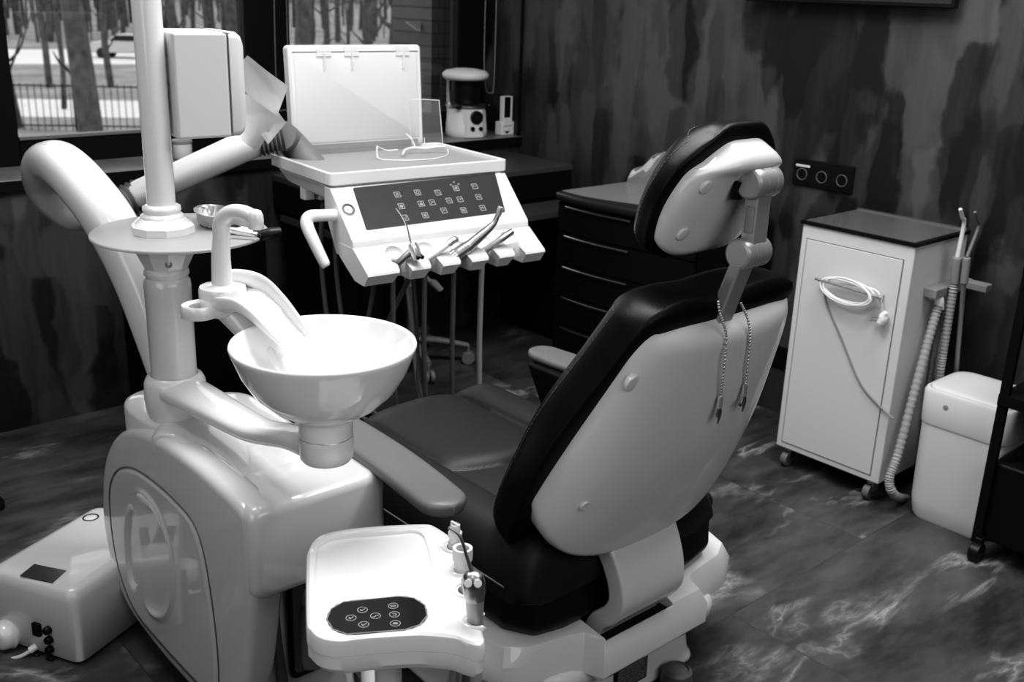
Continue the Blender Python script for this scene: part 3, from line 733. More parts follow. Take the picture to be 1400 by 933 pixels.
# raised deck on top, its rounded step running along the left and front
dk = [atz(px, py, .598) for px, py in ((214, 590), (234, 598), (258, 616), (284, 641), (306, 660), (340, 670), (385, 671), (430, 662), (462, 648))]
dl = [(p.x, p.y) for p in dk]+[(.985, 1.60), (.985, 1.80), (.97, 1.95), (.86, 1.98)]
dl = cr2(dl, 5)
def sh_(l, d):
    cx = sum(a for a, b in l)/len(l); cy = sum(b for a, b in l)/len(l)
    return [(cx+(a-cx)*(1+d/.12), cy+(b-cy)*(1+d/.2)) for a, b in l]
dz_ = lambda l, z: [V((x, y, z+.018*min(1, max(-.6, (y-1.62)/.3)))) for x, y in l]
build(G().loft([dz_(sh_(dl, .010), .545), dz_(sh_(dl, .009), .570), dz_(sh_(dl, .005), .578), dz_(sh_(dl, -.001), .584), dz_(sh_(dl, -.010), .588), dz_(sh_(dl, -.03), .589)]), 'raised_deck', BODYW, unit, sharp=60)
# inset side panel with handle recess, a real relief
outl = cr2([(2.135, .30), (2.12, .38), (2.06, .445), (1.97, .482), (1.86, .492), (1.76, .488), (1.695, .474), (1.660, .43), (1.640, .35), (1.628, .25), (1.632, .15), (1.66, .098), (1.75, .090), (1.90, .090), (2.03, .100), (2.10, .15), (2.13, .22)], 12)
pc = (1.90, .30)
def rad_at(y, z, lst, c):
    d = V((y-c[0], z-c[1])); best = None
    for i in range(len(lst)):
        p = V(lst[i-1])-V(c); q = V(lst[i])-V(c); e = q-p; den = d.x*e.y-d.y*e.x
        if abs(den) < 1e-12: continue
        t = (p.x*e.y-p.y*e.x)/den; u = (p.x*d.y-p.y*d.x)/den
        if t > 0 and -1e-6 <= u <= 1+1e-6 and (best is None or t > best): best = t
    return V(c)+d*(best or 1)
br_ = body_rings(side_s, bx); inn = []
for p in br_[0]:
    q = rad_at(p.y, p.z, outl, pc); q = V(pc)+(q-V(pc))*.96; inn.append(V((.7345, q.x, q.y)))
sshell = build(G().loft([inn]+br_+[[V((.81, p.y, p.z)) for p in inn]], cap=False), 'side_shell', BODYW, unit, sharp=50)
lens = lambda y, z, cy, cz, a, b, rot: (((y-cy)*math.cos(rot)+(z-cz)*math.sin(rot))/a)**2 + ((-(y-cy)*math.sin(rot)+(z-cz)*math.cos(rot))/b)**2
def relief(y, z):
    h = .004
    q = lens(y, z, 2.015, .275, .040, .118, math.radians(12))       # scooped grip
    if q < 1: h -= .020*min(1, (1-q)*1.6)**2*(3-2*min(1, (1-q)*1.6))
    q3 = lens(y, z, 1.925, .30, .118, .150, math.radians(22)); w_ = min(1, max(0, (1.985-y)/.07)); w_ = w_*w_*(3-2*w_)
    h += .0045*math.exp(-((q3-1)/.09)**2)*w_
    if q3 < 1: h -= .004*min(1, (1-q3)*3)*w_
    return h
rings = []
for i in range(73):
    s = 1-i/72*.992; row = []
    for (a, b) in outl:
        y = pc[0]+(a-pc[0])*s; z = pc[1]+(b-pc[1])*s; e = 0 if i == 0 else 1
        row.append(V((.735-(relief(y, z)*min(1, i/4) if i else -.004), y, z)))
    rings.append(row)
build(G().loft(rings, cap=True), 'side_panel', BODYW, sshell, sharp=70)
g = G().tube([V((.7345, a, b)) for a, b in outl[::6]], .0022, 6, closed=True, smooth=3); build(g, 'panel_groove', MIDG, sshell)
# recess below the head with a dark bottle bay
g = G(); r1 = rrect(.845, .99, .15, .375, .02, 5)
g.loft([[V((x, 1.552, z)) for x, z in r1], [V((x, 1.556, z)) for x, z in rrect(.852, .983, .157, .368, .015, 5)]], cap=False)
g.loft([[V((x, 1.5525, z)) for x, z in rrect(.852, .983, .157, .368, .015, 5)], [V((x, 1.5575, z)) for x, z in rrect(.852, .983, .157, .368, .015, 5)]])
bay = build(g, 'bottle_bay', BLACK, unit)
build(G().prism([V((x, 1.5505, z)) for x, z in rrect(.856, .980, .161, .364, .013, 5)], [V((x, 1.5515, z)) for x, z in rrect(.856, .980, .161, .364, .013, 5)]), 'bay_back', MIDG, bay)
build(G().lathe([(.0, .0), (.05, .0), (.055, .02), (.055, .13), (.04, .165), (.02, .18), (.0, .18)], (.925, 1.552, .165), 28, M=Matrix.Translation(V((.925, 1.552, .165))) @ Matrix.Scale(.45, 4, (0, 1, 0)) @ Matrix.Translation(-V((.925, 1.552, .165)))), 'bottle', GREYP, bay)
build(G().tube([(.815, 1.55, .40), (.818, 1.545, .25), (.84, 1.55, .08), (.86, 1.55, .01)], .010, 8, flat=(1, .5), up=(1, 0, 0)), 'trim_strip', MIDG, unit)
build(G().box(1.0185, 1.0225, 1.485, 1.51, .44, .50), 'side_clip', MIDG, unit)
# column ------------------------------------------------------------------
def L(prof, nm, m, par, c=(CX, CY), seg=48, sharp=30, M=None):
    return build(G().lathe(prof, (c[0], c[1], 0), seg, M=M, cap=True), nm, m, par, sharp=sharp)
L([(.052, .585), (.056, .60), (.060, .615), (.062, .64), (.060, .672), (.055, .683), (.047, .688), (.0455, .680)], 'column_base', WHITE, unit, sharp=60)
L([(.0435, .66), (.0445, .68), (.0450, .86), (.0455, .872), (.0440, .884), (.038, .892)], 'lower_column', WHITE, unit, sharp=40)
L([(.037, .88), (.040, .893), (.0435, .897), (.0425, .905), (.036, .911)], 'column_neck', WHITE, unit, sharp=60)
L([(.036, .905), (.043, .912), (.058, .944), (.061, .950), (.061, .972)], 'lower_collar', WHITE, unit, seg=10, sharp=20)
M = frame_mat(V((CX, CY, .926))+V((-.30, -.95, 0)).normalized()*.0465, V((.95, -.3, 0)), V((0, 0, 1)), V((-.30, -.95, 0)).normalized())
sp = build(G().lathe([(0, .002), (.0045, .002), (.0045, .0045), (.0065, .0045), (.0065, -.003)], seg=20, M=M), 'set_screw', STEEL, unit)
L([(.058, .977), (.0595, .980), (.0595, .994), (.044, 1.008), (.040, 1.010)], 'upper_collar', WHITE, unit, seg=10, sharp=20)
L([(.040, 1.004), (.041, 1.008), (.040, 1.014), (.034, 1.018), (.036, 1.024), (.035, 1.031), (.029, 1.034)], 'pole_ring', WHITE, unit, sharp=60)
L([(.0265, 1.02), (.0265, 2.3)], 'pole', WHITE, unit)
# frosted round glass shelf
gl = build(G().lathe([(.0, .9725), (.165, .9725), (.167, .9745), (.167, .9775), (.165, .9795), (.0, .9795)], (CX+.030, CY-.008, 0), 72), 'glass_shelf', FROST, unit, sharp=50)
# bowl arm ----------------------------------------------------------------
BX, BY = .835, 1.378
rings = []; P_ = [(CX+.00, CY-.03, .050, .660, .026), (CX+.004, 1.84, .048, .660, .026), (CX+.012, 1.74, .042, .660, .023), (.828, 1.60, .036, .672, .022), (.835, 1.48, .035, .700, .023), (.836, 1.41, .036, .710, .024)]
for (x, y, w_, z, h) in [ (lambda t: (pw(t, [(i/5, p[0]) for i, p in enumerate(P_)]), pw(t, [(i/5, p[1]) for i, p in enumerate(P_)]), pw(t, [(i/5, p[2]) for i, p in enumerate(P_)]), pw(t, [(i/5, p[3]) for i, p in enumerate(P_)]), pw(t, [(i/5, p[4]) for i, p in enumerate(P_)])))(k/30) for k in range(31)]:
    r = []
    for k in range(32):
        c, s = superc(2*PI*k/32, 2.8); r.append(V((x+w_*c, y, z+h*s*(1-.25*abs(c)))))
    rings.append(r)
arm_ = build(G().loft(rings), 'bowl_arm', WHITE, unit, sharp=60)
L([(.030, .694), (.040, .697), (.044, .703), (.045, .715), (.045, .738), (.0445, .740)], 'bowl_mount', WHITE, unit, c=(BX, BY))
L([(.0435, .739), (.0435, .743)], 'chrome_ring', CHROME, unit, c=(BX, BY))
L([(.0445, .742), (.0445, .775), (.043, .778)], 'bowl_collar', WHITE, unit, c=(BX, BY))
g = G(); g.lathe([(.030, .770), (.045, .774), (.065, .783), (.090, .799), (.115, .824), (.134, .856), (.1475, .892), (.1495, .8985), (.1480, .902), (.1450, .9020), (.1425, .897), (.128, .862), (.108, .834), (.080, .811), (.05, .799), (.02, .794), (0, .7935)], (BX, BY, 0), 80)
bowl = build(g, 'spittoon_bowl', PORC, unit, sharp=80)
build(G().lathe([(.0, .7955), (.012, .7965), (.018, .796), (.020, .7945)], (BX, BY, 0), 24), 'drain_cap', CHROME, bowl)
# water block: faucet, cup stand and pouring spout --------------------------
FX, FY, FZ = .775, 1.600, .944
g = G().tube([(BX-.012, BY+.035, .745), (BX-.012, BY+.085, .775), (.808, 1.50, .835), (.790, 1.555, .885), (FX+.003, FY-.006, .918)], [.014, .016, .018, .020, .026], 18); stalk = build(g, 'spout_stalk', WHITE, unit)
dn = V((.34, -.94, 0)).normalized(); sn = V((dn.y*-1, dn.x, 0))  # sn points to the right of the flow
# turret that carries the faucet
L([(.034, .905), (.0385, .912), (.040, .930), (.040, .948), (.038, .953), (.024, .956), (.0195, .9575)], 'faucet_turret', PORC, stalk, c=(FX, FY), sharp=50)
# trough: u-section swept down to the bowl
cl_ = [(FX, FY, .938), V((FX, FY, .942))+dn*.035, V((FX, FY, .941))+dn*.062, V((FX, FY, .926))+dn*.095, V((FX, FY, .902))+dn*.128, V((FX, FY, .885))+dn*.152]
Pc, _ = spline(cl_, 1, 6); rings = []; n = len(Pc)
for i, p in enumerate(Pc):
    a = Pc[max(0, i-1)]; b = Pc[min(n-1, i+1)]; t = (b-a).normalized(); u = V((0, 0, 1)); u = (u-t*u.dot(t)).normalized(); q = i/(n-1)
    hw = lerp(.038, .033, q); wl = .007*(1-q)+.003; wr = lerp(.012, .010, q); th = lerp(.030, .008, q)
    sec = [(-hw, -th*.8), (-hw-.001, .000), (-hw, .004), (-hw+.003, .0055), (-hw+.007, .004), (-hw+.011, .001), (-hw*.3, .0), (hw*.4, .0), (hw-.010, .001), (hw-.005, .005), (hw, .006), (hw+.001, -.002), (hw*.95, -th*.7), (hw*.5, -th), (-hw*.6, -th)]
    rings.append([p+sn*x+u*z for x, z in sec])
tr_ = build(G().loft(rings), 'pouring_spout', PORC, stalk, sub=1)
# raised guard arching over the far side of the trough
g = G().tube([V((FX, FY, .955))+sn*.010-dn*.030, V((FX, FY, .961))+sn*.030-dn*.006, V((FX, FY, .962))+sn*.036+dn*.03, V((FX, FY, .955))+sn*.036+dn*.065, V((FX, FY, .934))+sn*.033+dn*.10, V((FX, FY, .905))+sn*.030+dn*.135, V((FX, FY, .885))+sn*.027+dn*.158], [.005, .006, .0065, .0065, .0065, .006, .003], 12, flat=(2.3, .8), up=(0, 0, 1))
build(g, 'splash_guard', PORC, tr_)
# cup ring
cc_ = V((FX, FY, .925))-dn*.018-sn*.040
g = G(); oo, ii = [], []
for k in range(40):
    a = 2*PI*k/40; v_ = dn*math.cos(a)+sn*math.sin(a); k_ = 1+.8*max(0, v_.dot(sn))
    oo.append(cc_+dn*.029*math.cos(a)+sn*.029*math.sin(a)*k_); ii.append(cc_+dn*.0165*math.cos(a)*.9+sn*.017*math.sin(a))
z_ = lambda r, dz: [p+V((0, 0, dz)) for p in r]
sc_o = lambda r, k: [cc_+(p-cc_)*k for p in r]
g.loft([ii, z_(ii, -.016), z_(oo, -.019), z_(sc_o(oo, 1.03), -.010), z_(oo, -.001), z_(sc_o(oo, .95), .002), z_(sc_o(ii, 1.08), .001), ii], cap=False)
build(g, 'cup_ring', PORC, stalk, sharp=60)
# faucet
g = G().tube([(FX, FY, .945), (FX, FY, 1.00), (FX+.002, FY-.002, 1.035), V((FX, FY, 1.066))+dn*.008, V((FX, FY, 1.083))+dn*.028, V((FX, FY, 1.087))+dn*.055, V((FX, FY, 1.082))+dn*.078], [.0185, .0160, .0148, .0142, .0130, .0122, .0118], 24, smooth=8)
fc = build(g, 'faucet', PORC, stalk, sharp=60)
e = V((FX, FY, 0))+dn*.081
build(G().lathe([(.004, 1.095), (.009, 1.093), (.0118, 1.087), (.0128, 1.079), (.0125, 1.064), (.011, 1.063)], (e.x, e.y, 0), 24, cap=True), 'faucet_head', PORC, fc, sharp=60)
build(G().lathe([(.0048, 1.064), (.0048, 1.059), (.0, 1.059)], (e.x, e.y, 0), 16), 'nozzle', MIDG, fc)
# ------------------------------------------------------------------ storage box clamped on the pole
bo = aty(243, 190, 1.84)
ux_ = V((1, .12, 0)).normalized(); uy_ = V((-ux_.y, ux_.x, 0))
t = thing('pole_box', 'white plastic box with rounded lid clamped to the pole', 'box', (CX+.10, CY+.02, 1.17))
Wb = V((CX+.031, 1.878, 1.160))
az = math.radians(-8); M = Matrix.Translation(Wb) @ Matrix.Rotation(az, 4, 'Z')
build(G().box(-.008, .095, .0, .155, 0, .193, M), 'box_body', MATW, t, bevel=.006)
rings = []
for x, ins in ((.097, .001), (.112, .001), (.122, .006), (.128, .014)):
    rings.append([M @ V((x, y, z)) for y, z in rrect(-.002+ins, .158-ins, ins*1.3, .195-ins*1.3, .012, 4)])
build(G().loft(rings), 'box_lid', MATW, t, sharp=50)
build(G().box(.085, .099, .002, .15, .186, .1925, M), 'hinge', GREYP, t); build(G().box(.085, .099, .002, .15, .002, .008, M), 'hinge', GREYP, t)
build(G().box(.0945, .0975, .003, .152, .003, .19, M), 'gap_seal', MIDG, t)
build(G().tube([(CX+.02, CY, 1.25), (CX+.06, CY+.01, 1.25)], .014, 16, smooth=1), 'pole_clamp', GREYP, t)
# ------------------------------------------------------------------ steel tray with tools on the glass shelf
def g2(px, py, z=.9795): return atz(px, py, z)
c0 = g2(304, 309); ux = (g2(350, 322)-g2(268, 304)).normalized(); ux.z = 0; ux.normalize(); uy = V((-ux.y, ux.x, 0))
M = frame_mat(V((c0.x, c0.y, .980)), ux, uy, (0, 0, 1))
def kidney(n=48, a=.080, b=.042):
    out = []
    for k in range(n):
        t_ = 2*PI*k/n; x = a*math.cos(t_); y = b*math.sin(t_); y -= .018*(1-(x/a)**2) if y < 0 and False else 0
        out.append((x, y+.018*((x/a)**2)))
    return out
k0 = kidney()
sc2 = lambda k, s: [(x*s, y*s) for x, y in k]
R_ = [[M @ V((x, y, z)) for x, y in sc2(k0, s)] for s, z in ((.78, 0), (.90, .004), (.97, .026), (1.03, .028), (1.03, .0265), (.95, .025), (.88, .005), (.76, .002))]
ky = tag(build(G().loft(R_), 'kidney_dish', mat('bright_steel', .72, .28, metal=.7), sharp=60), 'shiny steel kidney dish lying on the round glass shelf', 'dish')
p1, p2 = g2(300, 312, .998), g2(352, 321, .990)
g = G().tube([p1, lerp(p1, p2, .5), p2], [.004, .007, .005], 10, flat=(1, .5)); tag(build(g, 'dental_tweezers', CHROME), 'polished steel tool resting across the kidney dish', 'tool')
p = g2(322, 316, .985); d_ = (g2(375, 330, .972)-p).normalized()
M2 = frame_mat(p, d_, V((0, 0, 1)).cross(d_), V((0, 0, 1)))
t = thing('curing_light', 'black handheld device with white label at the glass shelf edge', 'handheld device', (p.x, p.y, .9795))
build(G().box(-.01, .062, -.012, .012, -.004, .010, M2), 'device_body', BLACK, t, bevel=.004)
build(G().box(.010, .042, -.009, .007, .010, .0108, M2), 'device_label', MATW, t)
build(G().tube([M2 @ V((.055, 0, .004)), M2 @ V((.070, .008, .010)), M2 @ V((.085, .022, .014))], [.011, .012, .010], 12), 'device_grip', BLACK, t)
# ------------------------------------------------------------------ delivery arm
t = thing('delivery_arm', 'thick white jointed arm bending from the unit towards the instrument console', 'arm', (.86, 2.06, .5))
E_ = V((.80, 2.50, 1.055))
def sweep(pts, a, b, nm, m, par, up, seg=28, k=10):
    P, R = spline(pts, a, k); _, Q = spline(pts, b, k); n = len(P); rings = []; up = V(up)
    for i in range(n):
        t_ = (P[min(n-1, i+1)]-P[max(0, i-1)]).normalized(); u = (up-t_*up.dot(t_)).normalized(); w_ = t_.cross(u)
        rings.append([P[i]+w_*R[i]*c+u*Q[i]*s for c, s in (superc(2*PI*j/seg, 2.5) for j in range(seg))])
    return build(G().loft(rings), nm, m, par, sharp=60)
lowpts = [atx(238, 515, .87), atx(216, 452, .86), atx(188, 378, .845), atx(151, 305, .82), atx(112, 253, .80), atx(84, 226, .79), atx(66, 222, .795), atx(60, 238, .815), atx(70, 262, .85), atx(96, 285, .91), atx(125, 290, .99), atx(152, 283, 1.06)]
rad = [.048, .049, .050, .051, .050, .048, .046, .048, .052, .052, .045, .040]
la = sweep(lowpts, rad, rad, 'lower_arm', WHITE, t, (1, .25, .1))
def bellows(a, b, r, nm, n=6):
    g = G(); P = []
    R = []
    for k in range(n*4+1):
        P.append(lerp(a, b, k/(n*4))); R.append(r*(1+.13*math.cos(k*PI/2)))
    return build(g.tube(P, R, 26, smooth=1), nm, RUBB, t, sharp=60)
b0, b1 = atx(148, 287, 1.05), atx(190, 266, 1.14)
bellows(b0, b1, .040, 'bellows')
a0, a1_ = atx(189, 267, 1.135), atx(352, 192, 1.36)
g = G().tube([a0, lerp(a0, a1_, .02), lerp(a0, a1_, .97), a1_], [.038, .0405, .0400, .036], 30, smooth=1); build(g, 'upper_arm', WHITE, t, sharp=50)
c1 = atx(385, 185, 1.42)
bellows(lerp(a0, a1_, .99), c1, .040, 'bellows')
g = G().tube([c1, c1+V((.05, .03, -.03)), V((1.50, 2.47, .955)), V((1.55, 2.44, .89))], [.040, .038, .034, .03], 22); build(g, 'arm_knuckle', RUBB, t)
# crumpled film hung over the arm's knee
def patch(cs, nm, m, lab, cat, amp, seed, nu=26, thick=0):
    rnd = random.Random(seed); a, b, c, d = cs; g = G(); vs = []
    ks = [(rnd.uniform(-2.2, 2.2), rnd.uniform(-2.2, 2.2), rnd.uniform(0, 6), rnd.uniform(-1, 1)) for _ in range(5)]+[(rnd.uniform(3, 7), rnd.uniform(-4, 4), 1, .12)]
    nrm = (b-a).cross(d-a).normalized()
    for i in range(nu+1):
        for j in range(nu+1):
            u, v = i/nu, j/nu; p = lerp(lerp(a, b, u), lerp(d, c, u), v)
            h = sum(w_*abs(((u*fx+v*fy+ph) % 2)-1) for fx, fy, ph, w_ in ks)/3
            vs.append(p+nrm*h*amp)
    fs = [(i*(nu+1)+j, (i+1)*(nu+1)+j, (i+1)*(nu+1)+j+1, i*(nu+1)+j+1) for i in range(nu) for j in range(nu)]
    g.add(vs, fs); return build(g, nm, m, sharp=22)
fx = 1.30
o = patch([atx(316, 102, 1.22), atx(338, 76, 1.24), atx(394, 118, 1.33), atx(374, 172, 1.31)], 'plastic_film', FILMW, '', '', .012, 4)
o2 = patch([atx(322, 118, 1.22), atx(380, 160, 1.30), atx(352, 208, 1.28), atx(330, 192, 1.23)], 'film_fold', FILMW, '', '', .012, 9)
o3 = patch([atx(352, 176, 1.27), atx(378, 150, 1.30), atx(391, 168, 1.32), atx(366, 198, 1.29)], 'film_fold', FILMW, '', '', .010, 12)
tag(o, 'crumpled shiny film sleeve pulled over the end of the white arm', 'film')
for q in (o2, o3):
    Wp = WM[o.name]; q.parent = o; q.matrix_world = WM[q.name] if False else Matrix()
    q.data.transform(Wp.inverted() @ WM[q.name]); q.matrix_parent_inverse = Matrix(); q.matrix_basis = Matrix()
# ------------------------------------------------------------------ instrument console
KY = math.radians(-5.5); KO = V((1.660, 2.372, 0))
KM = Matrix.Translation(KO) @ Matrix.Rotation(KY, 4, 'Z')
con = thing('instrument_console', 'white dental instrument console with dark touch panel and tray top on the arm', 'instrument console', (KO.x, KO.y, .74), KY)
hw, hd = .270, .180
def lr(x0, x1, y0, y1, r, z, n=5): return [KM @ V((x, y, z)) for x, y in rrect(x0, x1, y0, y1, r, n)]
# tray rim
g = G(); e = .009
g.loft([lr(-hw+.012, hw-.012, -hd+.012, hd-.012, .010, .962), lr(-hw, hw, -hd, hd, .012, .970), lr(-hw, hw, -hd, hd, .012, .998), lr(-hw+.002, hw-.002, -hd+.002, hd-.002, .012, 1.0),
        lr(-hw+e-.002, hw-e+.002, -hd+e-.002, hd-e+.002, .010, 1.0), lr(-hw+e, hw-e, -hd+e, hd-e, .010, .998), lr(-hw+e, hw-e, -hd+e, hd-e, .010, .9885)])
build(g, 'tray_rim', WHITE, con, sharp=40)
build(G().box(-hw+e+.001, hw-e-.001, -hd+e+.001, hd-e-.001, .987, .9895, KM), 'tray_mat', TRAYG, con)
build(G().prism([KM @ V((x, y, .962)) for x, y in ((-.255, .165), (-.262, -.17), (.262, -.17), (.255, .165))], [KM @ V((x, y, .925)) for x, y in ((-.235, .14), (-.262, -.17), (.262, -.17), (.235, .14))]), 'console_body', WHITE, con, bevel=.006)
# front wedge
PT, PB = (-.176, .9625), (-.290, .852)   # panel slope top and bottom in local y,z
wp = [PT, PB, (-.293, .834), (-.292, .80), (-.20, .80), (-.14, .90), (-.14, .9625)]
build(G().prism([KM @ V((-.267, y, z)) for y, z in wp], [KM @ V((.267, y, z)) for y, z in wp]), 'front_wedge', WHITE, con, bevel=.004)
# lower instrument holder with notches
hp2 = [(-.2935, .8335), (-.366, .786), (-.368, .780), (-.348, .752), (-.30, .755), (-.22, .80), (-.22, .8335)]
a_ = [V((-.268, y, z)) for y, z in hp2]; b_ = [V((.268, y, z)) for y, z in hp2]
holder = build(G().prism([KM @ p for p in a_], [KM @ p for p in b_]), 'instrument_holder', WHITE, con)
NX = [-.166, -.076, .012, .098, .182]
cs = []
ax = V((0, -.10, 1)).normalized()
for x in NX:
    top = KM @ V((x, -.326, .845)); bot = KM @ V((x, -.290, .70))
    g = G().tube([KM @ V((x, -.338, .86)), KM @ V((x, -.332, .80)), KM @ V((x, -.325, .70))], [.034, .021, .0160], 28, smooth=1); cs.append(build(g, 'c', WHITE))
    g = G().prism([KM @ V(p) for p in ((x-.002, -.33, .83), (x+.006, -.33, .83), (x+.010, -.45, .83), (x-.002, -.45, .83))], [KM @ V(p) for p in ((x-.030, -.30, .72), (x+.030, -.30, .72), (x+.042, -.45, .72), (x-.036, -.45, .72))]); cs.append(build(g, 'c', WHITE))
for x in NX: cs.append(build(G().ball(KM @ V((x, -.322, .822)), .0255, 32), 'c', WHITE))
cut(holder, cs)
# dark touch panel
pu = V((0, PB[0]-PT[0], PB[1]-PT[1])).normalized()      # down the slope
pn = V((1, 0, 0)).cross(pu); pn = -pn if pn.z < 0 else pn
W3 = KM.to_3x3()
po, pud, pnn, pxx = KM @ V((0, PT[0], PT[1])), W3 @ pu, W3 @ pn, W3 @ V((1, 0, 0))
def onp(px, py, lift=.001): return atplane(px, py, po+pnn*lift, pnn)
def loc(p): q = p-po; return q.dot(pxx), q.dot(pud)
cs_ = [loc(onp(*q)) for q in ((482, 257), (677, 237), (691, 290), (501, 315))]
def pp(a, b, lift): return po+pxx*a+pud*b+pnn*lift
def round_quad(c, r, n=5):
    out = []
    for i in range(4):
        p = V(c[i]); a = (V(c[i-1])-p).normalized(); b = (V(c[(i+1) % 4])-p).normalized()
        for k in range(n+1):
            t = k/n; out.append(tuple(p+a*r*(1-t)**2+b*r*t**2))
    return out
rq = round_quad([(a, b) for a, b in cs_], .006)
panel = build(G().prism([pp(a, b, -.001) for a, b in rq], [pp(a, b, .0015) for a, b in rq]), 'touch_panel', DARKG, con)
BT = {'lock': (543.3, 266.3), 'cup': (570.8, 263.3), 'chair': (598.7, 263.5), 'bars': (623.5, 257.5), 'P1': (649, 254.8),
      'drop': (548.8, 282), 'fill': (575.9, 278.7), 'chair_': (590.8, 277), 'chair__': (614, 274.5), 'LP': (629, 272.6), 'P2': (654.4, 269.6),
      'hook': (554, 297.8), 'bars_': (581.3, 294.5), 'chair___': (607, 288), 'bars__': (634, 287.6), 'P3': (660, 284.5)}
PMx = lambda p: frame_mat(p, pxx, -pud, pnn)
def seg(g, M, a, b, w=.0008):
    a = V((*a, 0)); b = V((*b, 0)); d = (b-a).normalized(); n = V((-d.y, d.x, 0))*w/2
    g.prism([M @ (a-n), M @ (b-n), M @ (b+n), M @ (a+n)], [M @ (q+V((0, 0, .0002))) for q in (a-n, b-n, b+n, a+n)])
for nm, (px, py) in BT.items():
    M = PMx(onp(px, py, .0017)); g = G(); s = .0078; c = [(-s, -s), (s, -s), (s, s), (-s, s)]
    for i in range(4): seg(g, M, c[i], c[(i+1) % 4], .0012)
    k = nm.rstrip('_')
    if k in ('P1', 'P2', 'P3', 'LP'):
        t_ = text_geo(k, .0098, M); g.add(t_.v, t_.f)
    elif k == 'chair':
        sg_ = 1 if nm.count('_') % 2 == 0 else -1
        for a, b in (((-.005*sg_, .004), (-.002*sg_, 0)), ((-.002*sg_, 0), (.002*sg_, -.001)), ((.002*sg_, -.001), (.005*sg_, -.0045)), ((-.001*sg_, .003), (.003*sg_, .003))): seg(g, M, a, b, .001)
    elif k == 'bars':
        for i in range(3): seg(g, M, (-.0045, -.003+.003*i), (.0045, -.003+.003*i), .0014)
    elif k == 'hook':
        for a, b in (((-.004, .003), (-.004, -.004)), ((-.004, -.004), (0, -.004)), ((.001, .003), (.005, .003)), ((.003, .003), (.003, -.003)), ((.003, -.003), (.0005, -.003))): seg(g, M, a, b, .001)
    elif k == 'cup':
        for i in range(8):
            a = PI/4*i; seg(g, M, (.004*math.cos(a), .004*math.sin(a)), (.004*math.cos(a+PI/4), .004*math.sin(a+PI/4)), .0012)
    elif k == 'fill':
        for a, b in (((-.005, -.003), (.005, -.003)), ((-.004, -.001), (.004, -.001)), ((-.002, .002), (.002, .002)), ((-.003, 0), (-.002, .003)), ((.003, 0), (.002, .003))): seg(g, M, a, b, .0014)
    elif k == 'drop':
        for i in range(8):
            a = PI/4*i; seg(g, M, (.0036*math.cos(a), .0036*math.sin(a)), (.0036*math.cos(a+PI/4), .0036*math.sin(a+PI/4)), .0016)
        seg(g, M, (-.002, 0), (.002, 0), .002)
    else:
        for i in range(8):
            a = PI/4*i; seg(g, M, (.003*math.cos(a), -.0015+.003*math.sin(a)), (.003*math.cos(a+PI/4), -.0015+.003*math.sin(a+PI/4)), .0012)
        for a, b in (((-.002, .002), (-.001, .005)), ((-.001, .005), (.001, .005)), ((.001, .005), (.002, .002))): seg(g, M, a, b, .001)
    build(g, 'touch_button', PANELM, panel, base=False)
for px, py in ((616.5, 252.8), (620.5, 249), (627, 251.8)):
    build(G().lathe([(0, .0004), (.0026, .0003), (.0028, 0)], seg=14, M=PMx(onp(px, py, .0015))), 'indicator_light', GREYP, panel)
# pressure gauge
M = PMx(onp(476, 287, 0)); ga = build(G().lathe([(.0185, -.002), (.0185, .001), (.0175, .003), (.0145, .003), (.0135, .0012), (0, .0012)], seg=36, M=M), 'pressure_gauge', WHITE, con)
g = G()
for i in range(11):
    a = math.radians(225-27*i); seg(g, M @ Matrix.Translation((0, 0, .0014)), (.0095*math.cos(a), .0095*math.sin(a)), (.0118*math.cos(a), .0118*math.sin(a)), .0013)
seg(g, M @ Matrix.Translation((0, 0, .0014)), (.002, -.001), (-.006, .006), .0016)
g.torus((0, 0, 0), .0122, .0009, M=M @ Matrix.Translation((0, 0, .0014)), seg=28, s2=6)
build(g, 'gauge_dial', MIDG, ga)
build(G().torus((0, 0, 0),   .0150, .0020, M=M @ Matrix.Translation((0, 0, .003))), 'gauge_ring', MIDG, ga)
build(G().lathe([(0, .0015), (.009, .0013), (.011, 0)], seg=24, M=PMx(onp(682, 238.5, 0))), 'round_cap', SHELLW, con)
# handle at the left
h0 = KM @ V((-.268, -.255, .865)); 
pts = [KM @ V((-.262, -.20, .900)), KM @ V((-.300, -.200, .902)), KM @ V((-.335, -.200, .902)), KM @ V((-.346, -.205, .885)), KM @ V((-.338, -.225, .845)), KM @ V((-.322, -.245, .795)), KM @ V((-.318, -.25, .785))]
build(G().tube(pts, [.015, .015, .016, .016, .0150, .0135, .009], 20), 'handle', WHITE, con, sharp=60)
bk = build(G().box(-.245, -.215, .02, .05, .895, .93, KM).box(-.21, -.13, .00, .10, .895, .93, KM), 'underside_bracket', WHITE, con, bevel=.003)
build(G().box(-.2122, -.2105, .01, .085, .900, .922, KM), 'label_strip', GREYP, bk)
